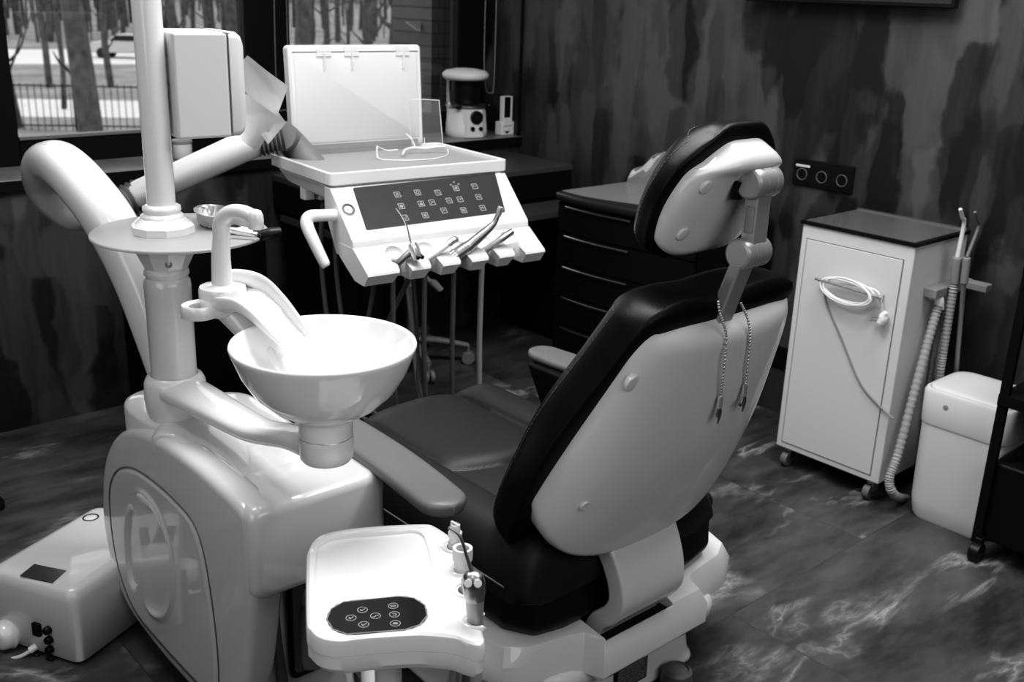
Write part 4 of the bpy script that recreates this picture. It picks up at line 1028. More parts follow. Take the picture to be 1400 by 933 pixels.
# lit film viewer standing at the back of the tray
vb = -.206; vt = .208
tilt = Matrix.Translation(V((0, .178, .998))) @ Matrix.Rotation(math.radians(-4), 4, 'X')
VM = KM @ tilt
g = G(); x0, x1, z0, z1 = vb, vt, .0, .285; y0 = -.012
g.loft([[VM @ V((x, y, z)) for x, z in rrect(x0+i, x1-i, z0+i, z1-i, .012, 5)] for y, i in ((.018, .004), (.014, 0), (-.012, 0), (-.015, .003))])
vw = build(g, 'film_viewer', MATW, con, sharp=40)
build(G().loft([[VM @ V((x, -.0155, z)) for x, z in rrect(x0+.014, x1-.012, .022, z1-.020, .006, 4)], [VM @ V((x, -.0168, z)) for x, z in rrect(x0+.016, x1-.014, .024, z1-.022, .006, 4)]]), 'viewer_screen', SCREEN, vw)
build(G().box(x0+.012, x1-.010, -.0172, -.015, z1-.019, z1-.0165, VM), 'shadow_gap', GREYP, vw)
build(G().box(x0+.02, x1-.02, -.020, -.0155, .004, .018, VM), 'lower_ledge', GREYP, vw)
for fx_ in (.25, .455, .85):
    x = lerp(x0, x1, fx_)
    c = build(G().box(x-.022, x+.022, -.021, -.016, z1-.030, z1-.002, VM).tube([VM @ V((x, -.020, z1-.02)), VM @ V((x, -.019, z1-.05)), VM @ V((x, -.018, z1-.066))], [.009, .009, .005], 10, flat=(1, .3), up=(0, 1, 0)), 'film_clip', FILM, vw, bevel=.001)
# ------------------------------------------------------------------ hand instruments resting in the holder
def hm(x, y, z): return KM @ V((x, y, z))
def inst(nm, label, x): return thing(nm, label, 'instrument', hm(x, -.33, .79), KY, 'hand instruments in the console holder')
HG = [HOSED, HOSED, HOSED, HOSED]
def hose(par, x, sag, back, m=HOSED, r=.0068, y0=-.322, ret=True):
    pts = [hm(x, y0, .80), hm(x+.002, y0+.006, .70), hm(x+.01, y0+.02, .55), hm(x+.03, y0+.05, sag+.05), hm(x+.04+back[0]*.3, y0+.12, sag)]
    if ret: pts += [hm(x+back[0]*.7, y0+.22, sag+.07), hm(x+back[0]*.95, y0+.27, .55), hm(x+back[0], y0+.30, .75), hm(x+back[0], y0+.28, .90)]
    build(G().tube(pts, r, 10, smooth=8), 'hose', m, par)
# air-water syringe
x = NX[0]; t = inst('air_water_syringe', 'chrome air water syringe with thin bent tip, leftmost in the console holder', x); del t['group']
g = G().tube([hm(x-.008, -.335, .79), hm(x+.006, -.345, .806), hm(x+.028, -.352, .824)], [.0085, .0085, .0105], 18); build(g, 'handle', STEEL, t, sharp=60)
g = G().tube([hm(x+.030, -.350, .845), hm(x+.034, -.356, .829), hm(x+.040, -.362, .806)], [.0125, .0150, .0140], 8, smooth=1); build(g, 'chrome_head', CHROME, t, bevel=.002)
for dx in (-.004, .008): build(G().cyl(hm(x+.038+dx, -.366, .816), hm(x+.038+dx, -.376, .812), .005), 'push_button', BLACK, t)
g = G().tube([hm(x+.028, -.350, .84), hm(x+.020, -.345, .885), hm(x+.008, -.342, .912), hm(x-.010, -.345, .935)], [.0032, .0022, .0019, .0019], 8, smooth=4); build(g, 'bent_tip', CHROME, t)
hose(t, x-.006, .30, (-.05, 0))
# slim connector 2
def handp(x, nm, label, L1, m, head, curve=0, r=.0085, hc=True):
    t = inst(nm, label, x); del t['group']
    d = V((.080, -.022, .052)); p0 = V((x-.010, -.332, .792)); L_ = L1
    pts = [p0, p0+d*.35*L_, p0+d*.75*L_, p0+d*L_+V((0, 0, curve))]
    g = G().tube([hm(*p) for p in pts], [r*1.05, r, r*.95, r*.8], 18); build(g, 'handle', m, t, sharp=60)
    build(G().tube([hm(*(p0-d*.10)), hm(*(p0+d*.06))], r*1.25, 18, smooth=1), 'coupling', CHROME, t)
    return t, pts[-1], d
t, e, d = handp(NX[1], 'slim_handpiece', 'short pale handpiece with bright tip, second from left in the console holder', .78, WHITE, 1)
g = G().tube([hm(*(e-d*.06)), hm(*(e+V((.010, -.001, .007)))), hm(*(e+V((.020, -.001, .007))))], [.0088, .0095, .008], 16); build(g, 'tip_cap', CHROME, t, sharp=60)
hose(t, NX[1]-.004, .28, (-.10, 0))
t, e, d = handp(NX[2], 'turbine_handpiece', 'thick grey tapering handpiece with bent chrome head, middle of the console holder', .55, STEEL, 1, r=.0175)
pts = [e-d*.12, e+V((.022, -.006, .020)), e+V((.046, -.012, .040)), e+V((.060, -.016, .056)), e+V((.068, -.018, .076))]
build(G().tube([hm(*p) for p in pts], [.0150, .0125, .0100, .0075, .0060], 18), 'handpiece_neck', STEEL, t, sharp=60)
q = pts[-1]; build(G().tube([hm(*(q-V((0, 0, .006)))), hm(*(q+V((.004, -.002, .010)))), hm(*(q+V((.006, -.003, .018))))], [.0070, .0082, .0078], 16, smooth=1), 'chrome_head', CHROME, t, bevel=.001)
g = G()
for k in (.02, .22, .30, .38): g.add(*(lambda gg: (gg.v, gg.f))(G().torus((0, 0, 0), .0172, .0008, M=frame_mat(hm(*(V((NX[2]-.010, -.332, .792))+d*k)), V((0, 1, 0)), d.cross(V((0, 1, 0))), W3 @ d), seg=24, s2=6)))
build(g, 'grip_ring', MIDG, t)
hose(t, NX[2]-.004, .26, (.05, 0)); hose(t, NX[2]+.0, .24, (.10, 0), HOSE, ret=False) if False else None
t, e, d = handp(NX[3], 'micromotor_handpiece', 'straight steel handpiece, rightmost one in the console holder', .98, ALU, 1)
build(G().tube([hm(*(e-d*.42)), hm(*(e+d*.0)), hm(*(e+d*.03))], [.0094, .0092, .006], 18, smooth=1), 'steel_sleeve', STEEL, t, sharp=50)
hose(t, NX[3]-.002, .22, (-.06, .0), HOSE, .0075)
# one more hose that swings between holder and arm
tag(build(G().tube([hm(-.10, -.30, .765), hm(-.13, -.26, .66), hm(-.17, -.2, .52), hm(-.17, -.1, .42), hm(-.10, .0, .45), hm(-.02, .06, .62), hm(0, .08, .92)], .0068, 10, smooth=8), 'supply_hose', HOSED), 'dark supply hose slanting down to the left under the console', 'hose')
# ------------------------------------------------------------------ clear face shield on the tray
t = thing('face_shield', 'clear plastic face shield with white nose frame lying on the console tray', 'face shield', KM @ V((.09, .05, .9895)), KY)
# visor: curved sheet standing up from the frame
def trp(px, py, y): # local-y plane of the console
    return atplane(px, py, KM @ V((0, y, 0)), W3 @ V((0, 1, 0)))
rings = []
for i in range(15):
    v = i/14; row = []
    for j in range(19):
        a = -1+2*j/18; x = .148+a*.052+ (1-v)*.028; y = .105+.055*(1-a*a)*(1-.2*v)-.02; z = 1.002+v*.135
        row.append(KM @ V((x-.0*v, y-.02*v, z)))
    rings.append(row)
vz = build(G().loft(rings, closed=False), 'visor', CLEAR, t, sharp=70)
build(G().tube([r[0] for r in rings], .0009, 6, smooth=1).tube([r[-1] for r in rings], .0013, 6, smooth=1).tube(rings[-1], .0009, 6, smooth=1), 'visor_edge', CLEARR, vz)
fr_ = [(.055, .02, 1.000), (.085, .058, 1.004), (.12, .072, 1.006), (.155, .06, 1.004), (.185, .062, 1.006), (.21, .045, 1.008)]
build(G().tube([KM @ V(p) for p in fr_], .0034, 8), 'nose_frame', WHITE, t)
build(G().tube([KM @ V(p) for p in ((.125, .07, 1.006), (.115, .075, 1.03), (.10, .08, 1.045))], .0024, 8).tube([KM @ V((.150, .062, 1.0)), KM @ V((.150, .062, 1.035))], [.0024, .001], 8, smooth=1), 'nose_bridge', WHITE, t)
lensr = [(-.02, .03, 1.022), (-.025, .01, .994), (.02, -.03, .992), (.08, -.045, .992), (.14, -.035, .992), (.19, -.0, .993), (.215, .04, 1.0)]
build(G().tube([KM @ V(p) for p in lensr], .0013, 6), 'lower_rim', CLEARR, t)
build(G().tube([KM @ V(p) for p in ((-.02, .03, 1.024), (.02, .05, 1.008), (.06, .058, 1.006))], .0016, 6).tube([KM @ V((-.022, .03, 1.026)), KM @ V((-.024, .026, .993))], .0016, 6, smooth=1), 'side_arm', CLEARR, t)
# ------------------------------------------------------------------ assistant tray
AZ = .62
def ap(px, py, z=AZ): return atz(px, py, z)
cA = ap(530, 800); uA = (ap(640, 866)-ap(420, 868)); uA.z = 0; uA.normalize(); vA = V((-uA.y, uA.x, 0))
rot = math.atan2(uA.y, uA.x)
ast = thing('assistant_tray', 'white assistant instrument tray with oval dark keypad in the foreground', 'instrument tray', (cA.x, cA.y, .55), rot)
AM = frame_mat(V((cA.x, cA.y, AZ)), uA, vA, (0, 0, 1))
AI = AM.inverted()
outpx = [(418, 846), (418, 770), (420, 752), (430, 735), (448, 726), (480, 720), (530, 716), (580, 714), (592, 715), (612, 725), (632, 738), (640, 760), (645, 790), (652, 822), (662, 858), (663, 868), (655, 873), (640, 871), (620, 867), (560, 868), (500, 872), (462, 876), (436, 871), (423, 860)]
out = [AI @ ap(*q) for q in outpx]; out = cr2([(p.x, p.y) for p in out], 4)
def inset(lst, d):
    n = len(lst); cx = sum(a for a, b in lst)/n; cy = sum(b for a, b in lst)/n; k = 1-d/.115
    return [(cx+(a-cx)*k, cy+(b-cy)*k) for a, b in lst]
def drop(x, y, z):   # right wing of the tray slopes down
    k = max(0, x-.045)/.08; return z - .010*min(1, k)**1.3
def rg(l, z): return [AM @ V((x, y, drop(x, y, z))) for x, y in l]
g = G().loft([rg(inset(out, .014), -.060), rg(inset(out, .006), -.058), rg(inset(out, .001), -.048), rg(inset(out, .001), -.030), rg(inset(out, .0025), -.0295), rg(inset(out, .0025), -.0275), rg(out, -.027), rg(out, -.008), rg(inset(out, .0015), -.003), rg(inset(out, .005), 0), rg(inset(out, .012), .0005)])
at = build(g, 'tray_body', WHITE, ast, sharp=45)
cs = []
# shallow recess
rec = [AI @ ap(*q) for q in ((430, 836), (432, 758), (442, 742), (470, 733), (540, 727), (566, 725), (580, 732), (588, 760), (594, 800), (585, 815), (520, 822), (450, 826))]
recl = cr2([(p.x, p.y) for p in rec], 3)
cs.append(build(G().prism([AM @ V((x, y, -.0055)) for x, y in recl], [AM @ V((x, y, .01)) for x, y in recl]), 'c', WHITE))
holes = [((622, 748), .013), ((632, 778), .013), ((638, 806), .013), ((651, 846), .013)]
for (q, r) in holes:
    p = AI @ ap(*q, AZ-.006)
    kh = [(p.x+r*math.cos(math.radians(90+k*12)), p.y+r*math.sin(math.radians(90+k*12))) for k in range(16)]+[(p.x+.07, p.y-r), (p.x+.07, p.y+r)]
    cs.append(build(G().prism([AM @ V((x, y, -.09)) for x, y in kh], [AM @ V((x, y, .03)) for x, y in kh]), 'c', WHITE))
cut(at, cs)
# raised collars around the cut-outs
for (q, r) in holes:
    p = AI @ ap(*q, AZ-.006); g = G()
    pts = [AM @ V((p.x+(r+.006)*math.cos(a), p.y+(r+.006)*math.sin(a), drop(p.x-.008, p.y, -.0005))) for a in [math.radians(60+k*12) for k in range(21)]]
    pts = [AM @ V((p.x+.006, p.y+r+.006, drop(p.x+.006, p.y, -.003)))]+pts+[AM @ V((p.x+.006, p.y-r-.006, drop(p.x+.006, p.y, -.003)))]
    build(g.tube(pts, .0035, 8, smooth=2), 'holder_collar', WHITE, at)
# keypad
kc = [AI @ ap(*q, AZ+.001) for q in ((478, 824), (556, 818), (566, 822), (574, 831), (576, 842), (570, 852), (558, 860), (476, 865), (464, 860), (457, 848), (459, 836), (468, 828))]
ka = AI @ ap(483, 845); kb_ = AI @ ap(549, 839); kd = (kb_-ka).normalized(); kn_ = V((-kd.y, kd.x, 0)); kr = .0415
kl = [(q.x, q.y) for q in [kb_+(kd*math.cos(a)*.036+kn_*math.sin(a)*kr) for a in [math.radians(-90+k*18) for k in range(11)]]+[ka-(kd*math.cos(a)*.036+kn_*math.sin(a)*kr) for a in [math.radians(-90+k*18) for k in range(11)]]]
kp = build(G().prism([AM @ V((x, y, -.001)) for x, y in kl], [AM @ V((x, y, .0016)) for x, y in kl]), 'keypad', KEYD, ast)
build(G().tube([AM @ V((x, y, .001)) for x, y in kl[::2]], .0011, 6, closed=True, smooth=1), 'keypad_rim', GREYP, kp)
KB = [(495.5, 834, 'c'), (479.8, 845, 'c'), (497.3, 854, 'c'), (513.3, 842.3, 'd'), (537.6, 828.6, 'b'), (539.3, 840.3, 'h'), (540.6, 852.6, 'm')]
for px, py, k in KB:
    p = AI @ ap(px, py, AZ+.002); M = AM @ Matrix.Translation((p.x, p.y, .0017)); g = G()
    for i in range(24):
        a = 2*PI*i/24; b = 2*PI*(i+1)/24; seg(g, M, (.0068*math.cos(a), .0068*math.sin(a)), (.0068*math.cos(b), .0068*math.sin(b)), .0007)
    if k == 'c': L_ = [((-.003, .001), (-.001, -.002)), ((-.001, -.002), (.001, 0)), ((.001, 0), (.0035, .003)), ((-.003, -.001), (0, -.003))]
    elif k == 'd': L_ = [((-.004, -.003), (-.001, -.002)), ((-.001, -.002), (.001, .001)), ((.001, .001), (.004, .001)), ((.002, .002), (.004, 0))]
    elif k == 'b': L_ = [((-.004, 0), (-.002, .0015)), ((-.002, .0015), (.003, .0015)), ((.003, .0015), (.003, -.0015)), ((.003, -.0015), (-.002, -.0015)), ((-.002, -.0015), (-.004, 0))]
    elif k == 'h': L_ = [((-.003, .002), (.001, .002)), ((.001, .002), (.003, .0)), ((.003, 0), (.001, -.003)), ((-.001, -.001), (.0, -.003))]
    else: L_ = [((-.0035, -.0015), (.0035, -.0015)), ((-.003, 0), (.003, 0)), ((-.003, .0015), (.003, .0015))]
    for a, b in L_: seg(g, M, a, b, .0009)
    build(g, 'touch_button', PANELM, kp)
# support post and arm to the unit
pA = AM @ V((.0, -.02, -.06))
build(G().lathe([(.040, .545), (.040, .56)], (pA.x, pA.y, 0), 24, cap=True), 'pivot_plate', SHELLW, ast)
g = G().tube([V((pA.x, pA.y, .548)), V((pA.x, pA.y, .36)), V((pA.x+.01, pA.y+.05, .325)), V((.90, 1.36, .32)), V((.90, 1.56, .32))], [.020, .020, .022, .024, .026], 18, smooth=8)
build(g, 'support_arm', SHELLW, ast, sharp=60)
# instruments on it
hx = [AM @ V(((AI @ ap(*q, AZ-.006)).x, (AI @ ap(*q, AZ-.006)).y, 0)) for q, r in holes]
# saliva ejector (farthest)
def inst2(nm, lb, p): return thing(nm, lb, 'instrument', (p.x, p.y, .555), rot)
def chose(par, p, r, m):
    g = G(); pts = [V((p.x, p.y, .575)), V((p.x+.006, p.y+.004, .46)), V((p.x+.03, p.y+.05, .30)), V((p.x+.02, p.y+.16, .22)), V((p.x, p.y+.30, .26)), V((.93, 1.50, .30))]
    P, R = spline(pts, r, 22); R = [r*(1+.07*math.sin(i*2.1)) for i in range(len(P))]
    build(G().tube(P, R, 10, smooth=1), 'corrugated_hose', m, par)
p = hx[0]; t = inst2('saliva_ejector', 'white stepped suction handpiece, farthest from us on the assistant tray', p)
build(G().lathe([(.0085, .57), (.0105, .60), (.0105, .625), (.0115, .627), (.0115, .634), (.0095, .636), (.0095, .643), (.0110, .645), (.0110, .652), (.008, .655), (.0075, .665), (.0058, .667), (.0058, .660), (0, .66)], (p.x, p.y, -.012), 24), 'ejector_body', MATW, t)
g = G(); g.box(p.x-.002, p.x+.002, p.y-.010, p.y+.010, .643, .656); build(g, 'ejector_lever', MATW, t, bevel=.001); chose(t, p, .0075, HOSE)
p = hx[1]; t = inst2('suction_handpiece', 'wide-mouthed white suction handpiece with dark open end on the assistant tray', p)
build(G().lathe([(.0095, .57), (.0125, .60), (.0130, .628), (.0150, .630), (.0155, .640), (.0150, .650), (.0135, .6505), (.0100, .6495), (.0095, .60), (0, .60)], (p.x, p.y, 0), 28), 'suction_body', MATW, t)
build(G().lathe([(0, .632), (.0098, .632)], (p.x, p.y, 0), 24), 'dark_bore', BLACK, t); chose(t, p, .0095, HOSE)
p = hx[2]; t = inst2('suction_tip', 'short grey suction fitting between the wide suction and the syringe', p)
build(G().lathe([(.008, .57), (.0105, .59), (.0105, .615), (.0085, .618), (.0085, .630), (.0065, .632), (0, .632)], (p.x, p.y, 0), 8), 'fitting_body', GREYP, t, bevel=.0008); chose(t, p, .007, HOSED)
p = hx[3]; t = inst2('air_water_syringe', 'satin steel syringe with two white buttons, nearest on the assistant tray', p)
top = V((p.x, p.y, .612)); lean = (ap(641, 782, .66)-ap(650, 846, .60)).normalized()
b0 = V((p.x, p.y, .585)); b1 = b0+V((-.002, .002, .060)); b2 = b1+V((-.002, .002, .038))
build(G().tube([b0, b1], [.0100, .0132], 24, smooth=1), 'syringe_handle', ALU, t, sharp=60)
build(G().tube([b1, b1+(b2-b1)*.25, b1+(b2-b1)*.7, b2, b2+V((0, 0, .006))], [.0134, .0155, .0165, .0140, .006], 24, smooth=3), 'syringe_head', STEEL, t, sharp=60)
fd = (V((CAM.x, CAM.y, b2.z))-b2).normalized()
for s_ in (-1, 1):
    sdv = V((-fd.y, fd.x, 0)); q = b2-V((0, 0, .006))+fd*.0125-sdv*s_*.0068
    build(G().cyl(q, q+fd*.006+V((0, 0, .0035)), .0056), 'push_button', MATW, t, bevel=.001)
tq = b2+V((-.001, .001, .002)); e1 = ap(629, 755, tq.z+.045)
tipm = tq+V((-.008, .018, .052)); 
build(G().tube([tq, lerp(tq, tipm, .5), tipm, tipm+V((-.012, .010, .014))], [.0042, .0026, .0024, .0023], 10), 'bent_tip', STEEL, t); chose(t, p, .0085, HOSE)
# ------------------------------------------------------------------ white control box on the floor
Y27 = math.radians(26.5)
A0 = V((.612, 2.062, 0)); ex = V((math.cos(Y27), math.sin(Y27), 0)); ey = V((-ex.y, ex.x, 0))
t = thing('suction_control_box', 'white rounded equipment box on the floor left of the dental unit', 'equipment box', A0+ex*.17+ey*.125, Y27)
BM = frame_mat(A0, ex, ey, (0, 0, 1))
L_, Wd, Hh = .345, .25, .185
g = G().loft([[BM @ V((x, y, z)) for x, y in rrect(i, L_-i, i, Wd-i, .022, 5)] for z, i in ((.004, .004), (.008, 0), (Hh-.03, 0), (Hh-.010, .004), (Hh-.003, .010), (Hh, .022))])
bxo = build(g, 'box_shell', SHELLW, t, sharp=50)
def bt(px, py, z=Hh): return atz(px, py, z)
def bl(p): q = BM.inverted() @ p; return q.x, q.y
q = [bl(bt(*c)) for c in ((27, 788), (47, 772), (91, 781), (72, 798))]
build(G().prism([BM @ V((a, b, Hh)) for a, b in q], [BM @ V((a, b, Hh+.0012)) for a, b in q]), 'display_window', DARKG, t)
a, b = bl(bt(124, 708)); build(G().torus((0, 0, 0), .0175, .0020, M=BM @ Matrix.Translation((a, b, Hh)), seg=32), 'button_ring', BLACK, t)
build(G().lathe([(0, .0015), (.013, .001), (.015, 0)], seg=28, M=BM @ Matrix.Translation((a, b, Hh))), 'round_button', WHITE, t)
# connectors on the front end (normal -ex)
def fe(px, py): return atplane(px, py, A0, ex)
def fl(p): q = BM.inverted() @ p; return q.y, q.z
FM = lambda y, z: frame_mat(BM @ V((-.0, y, z)), ey, V((0, 0, 1)), -ex)
for i, (px, py) in enumerate(((67, 861), (69, 874), (70, 887), (72, 900), (54, 896))):
    y, z = fl(fe(px, py)); build(G().lathe([(0, .012), (.008, .012), (.009, .010), (.0095, -.002)], seg=20, M=FM(y, z)), 'socket_cap', BLACK, t)
y, z = fl(fe(52, 860)); build(G().box(y-.012, y+.012, -.004, .010, z-.016, z+.016, Matrix(((-0, 1, 0, 0), (1, 0, 0, 0), (0, 0, 1, 0), (0, 0, 0, 1))) if False else None) if False else G().add([FM(y, z) @ V(v) for v in [(-.011, -.016, -.002), (.011, -.016, -.002), (.011, .016, -.002), (-.011, .016, -.002), (-.011, -.016, .008), (.011, -.016, .008), (.011, .016, .008), (-.011, .016, .008)]], [(0, 1, 2, 3), (4, 5, 6, 7), (0, 1, 5, 4), (1, 2, 6, 5), (2, 3, 7, 6), (3, 0, 4, 7)]), 'rocker_switch', BLACK, t, bevel=.002)
y, z = fl(fe(12, 866)); kn = build(G().lathe([(0, .034), (.016, .034), (.026, .030), (.031, .020), (.033, .012), (.036, .010), (.036, .004), (.034, -.002)], seg=36, M=FM(y, z)), 'round_cap', WHITE, t, sharp=50)
pts = [fe(48, 886)-ex*.012, fe(40, 889)-ex*.03, fe(20, 888)-ex*.045, fe(0, 875)-ex*.05, fe(-40, 860)-ex*.06]
cb = build(G().tube(pts, .0045, 10), 'cable', MATW, t); build(G().cyl(fe(50, 884), fe(47, 886)-ex*.014, .008), 'cable_plug', WHITE, cb)
# ------------------------------------------------------------------ white suction cabinet on castors
x0, x1, y0, y1, z0, z1 = 2.74, 3.05, 1.376, 1.742, .066, .800
t = thing('suction_cabinet', 'tall white steel cabinet on castors with coiled cord, against the streaked wall', 'cabinet', ((x0+x1)/2, (y0+y1)/2, 0))
build(G().box(x0, x1, y0, y1, z0, z1), 'cabinet_body', CABW, t, bevel=.004)
cd_ = build(G().box(x0-.003, x0+.002, y0+.030, y1-.022, z0+.022, z1-.045), 'door', CABW, t, bevel=.001)
g = G()
for a, b, c, d in ((y0+.027, y0+.030, z0+.02, z1-.043), (y1-.022, y1-.019, z0+.02, z1-.043)): g.box(x0-.0006, x0+.001, a, b, c, d)
for c, d in ((z0+.019, z0+.022), (z1-.045, z1-.042)): g.box(x0-.0006, x0+.001, y0+.027, y1-.019, c, d)
build(g, 'door_gap', MIDG, t)
tp = build(G().box(x0-.006, x1-.002, y0-.006, y1+.006, z1, z1+.010), 'worktop', BLACK, t)
TOPG = mat('dark_glossy_top', .10, .22, coat=.4)
build(G().box(x0+.004, x1-.010, y0+.006, y1-.006, z1+.010, z1+.0115), 'top_glass', TOPG, tp)
g = G().box(x1-.014, x1-.004, y0, y1, z1+.010, z1+.016); build(g, 'rear_rail', STEEL, tp)
for (cx, cy) in ((x0+.03, y1-.035), (x0+.03, y0+.035), (x1-.04, y1-.035), (x1-.04, y0+.035)):
    cs_ = build(G().lathe([(.016, .052), (.016, .066)], (cx, cy, 0), 16, cap=True).prism([V((cx-.018, cy-.016, .03)), V((cx+.012, cy-.016, .03)), V((cx+.016, cy-.014, .055)), V((cx-.016, cy-.014, .055))], [V((cx-.018, cy-.012, .03)), V((cx+.012, cy-.012, .03)), V((cx+.016, cy-.010, .055)), V((cx-.016, cy-.010, .055))]), 'caster', STEEL, t)
    build(G().cyl((cx-.012, cy-.010, .024), (cx-.012, cy+.012, .024), .024), 'wheel', MIDG, cs_, bevel=.003)
# rail handle with the coiled cord
hx0, hx1 = atx(1115, 381, x0-.03), atx(1206, 408, x0-.03)
h_ = build(G().cyl(hx0, hx1, .0052).cyl(V((x0, hx0.y-.012, hx0.z-.003)), V((x0-.03, hx0.y-.012, hx0.z-.003)), .004).cyl(V((x0, hx1.y+.012, hx1.z+.003)), V((x0-.03, hx1.y+.012, hx1.z+.003)), .004), 'door_handle', CHROME, cd_)
g = G(); cx_, rx = (hx0+hx1)/2, 0
dh = (hx1-hx0).normalized(); uh = V((0, 0, 1)); pts = []
N_ = 90
for k in range(N_):
    a = 2*PI*k/22+2.6; w_ = .082+.006*math.sin(k*.35); h = .034+.004*math.cos(k*.23)
    pts.append(cx_+V((.004, .004, -.004))+dh*math.cos(a)*w_+uh*math.sin(a)*h+V((-.016*math.cos(a*.5+.3)*.6-.004, 0, -.006)))
cd2 = [atx(1192, 395, x0-.02), atx(1204, 412, x0-.02), atx(1206, 425, x0-.012)]
P1 = pts+cd2
cord_ = tag(build(G().tube(pts, .0032, 8, smooth=2), 'power_cord', WHITE, sharp=60), 'white power cord coiled over the rail of the steel cabinet', 'power cord')
def addc(par, pts, nm, m, r, sm=6):
    return build(G().tube(pts, r, 8, smooth=sm), nm, m, par)
addc(cord_, [pts[-1]]+cd2, 'plug_lead', WHITE, .0032)
addc(cord_, [atx(1124, 388, x0-.018), atx(1132, 420, x0-.006), atx(1150, 462, x0-.006), atx(1175, 522, x0-.006), atx(1200, 553, x0-.008), atx(1222, 573, x0-.014)], 'hanging_lead', GREYP, .0032)
pc_ = atx(1207, 437, x0-.022)
pg = build(G().tube([pc_+V((0, -.006, .024)), pc_+V((0, 0, .010)), pc_, pc_+V((-.002, .004, -.012))], [.007, .015, .016, .015], 16, flat=(1, .8), up=(1, 0, 0)), 'mains_plug', WHITE, cord_, sharp=60)
build(G().cyl(pc_+V((-.002, .012, -.006)), pc_+V((-.004, .036, -.010)), .0024).cyl(pc_+V((-.002, .010, .004)), pc_+V((-.004, .034, .000)), .0024), 'plug_pin', STEEL, pg)
# holder and suction hoses on the side of the cabinet (side faces -y)
def sp_(px, py, dy=0): return aty(px, py, y0-dy)
hb0, hb1 = aty(1275, 385, y0-.02), aty(1312, 398, y0-.02)
hz = (hb0.z+hb1.z)/2
hold = build(G().box(hb0.x-.005, x1-.004, y0-.040, y0-.001, hz-.020, hz+.008).box(x1-.045, x1-.005, y0-.10, y0-.035, hz-.016, hz+.006), 'hose_holder', GREYP, t, bevel=.003)
def corr(par, pts, r, nm, m, freq=2.3, am=.15):
    P, R = spline(pts, r, 26); R = [r*(1+am*math.sin(i*freq)) for i in range(len(P))]
    return build(G().tube(P, R, 12, smooth=1), nm, m, par, sharp=70)
el = build(G().tube([sp_(1272, 405), sp_(1280, 404, .018), sp_(1284, 410, .030), sp_(1284, 422, .032)], [.013, .0135, .0135, .0135], 18), 'hose_elbow', WHITE, t)
corr(t, [sp_(1283, 418, .032), sp_(1268, 470, .035), sp_(1248, 545, .04), sp_(1228, 620, .045), sp_(1216, 655, .05), aty(1222, 676, y0-.06), aty(1240, 682, y0-.03), aty(1262, 675, y0+.01)], .0125, 'suction_hose', HOSE)
def wand(px0, px1, pyt, pyh, pyb, nm, lb, m1, m2, dy, r, tip):
    tp_ = aty(px0, pyt, y0-dy); hd_ = aty(px1, pyh, y0-dy); bt_ = aty(px1-4, pyh+35, y0-dy)
    t_ = thing(nm, lb, 'suction handpiece', (bt_.x, bt_.y, hz-.02))
    k = aty(lerp(px0, px1, .0)+5, pyt+20, y0-dy)
    build(G().tube([tp_, lerp(tp_, k, .6), k, hd_], [tip*.9, tip, tip, tip*1.3], 14), 'tip', m1, t_, sharp=60)
    build(G().tube([hd_, lerp(hd_, bt_, .15), bt_], [r*.9, r, r], 16, smooth=1), 'handpiece_body', m2, t_, bevel=.002)
    return t_, bt_
t_, bt_ = wand(1313, 1309, 286, 352, 0, 'suction_wand', 'pale suction wand with angled tip at the cabinet side', MATW, GREYP, .055, .014, .0055)
corr(t_, [bt_, aty(1298, 430, y0-.055), aty(1290, 480, y0-.055), aty(1284, 520, y0-.055), aty(1276, 600, y0-.05), aty(1270, 670, y0-.03)], .0115, 'suction_hose', HOSE)
t_, bt_ = wand(1333, 1322, 290, 352, 0, 'suction_wand', 'dark suction wand behind the pale one at the cabinet side', MIDG, GREYP, .085, .011, .0045)
build(G().tube([bt_, aty(1314, 430, y0-.075), aty(1308, 500, y0-.07), aty(1304, 560, y0-.06), aty(1300, 640, y0-.04)], .007, 10), 'smooth_hose', GREYP, t_)
corr(t, [aty(1290, 425, y0-.01), aty(1280, 470, y0-.012), aty(1272, 520, y0-.012), aty(1262, 600, y0-.015), aty(1256, 670, y0-.02)], .0085, 'suction_hose', GREYP)
# ------------------------------------------------------------------ bin
rb = lambda i, z: [V((x, y, z)) for x, y in rrect(2.752+i, 2.985-i, 1.040+i, 1.300-i, .045, 8)]
t = thing('waste_bin', 'white rounded plastic waste bin with closed lid beside the cabinet', 'bin', (2.868, 1.17, 0))
build(G().loft([rb(.016, 0), rb(.012, .010), rb(.006, .06), rb(.002, .300), rb(.0, .3005)]), 'bin_body', MATW, t, sharp=50)
bl_ = build(G().loft([rb(.0, .302), rb(-.001, .306), rb(-.003, .395), rb(.001, .404), rb(.006, .405), rb(.0075, .400)]), 'bin_collar', MATW, t, sharp=50)
build(G().loft([rb(.0085, .398), rb(.0085, .407), rb(.012, .411), rb(.03, .413), rb(.06, .414)]), 'bin_lid', MATW, t, sharp=50)
bq = atx(1293, 558, 2.750); build(G().lathe([(0, .003), (.008, .002), (.009, 0)], seg=16, M=frame_mat(V((2.7515, bq.y, bq.z)), (0, -1, 0), (0, 0, 1), (-1, 0, 0))), 'bin_button', GREYP, t)
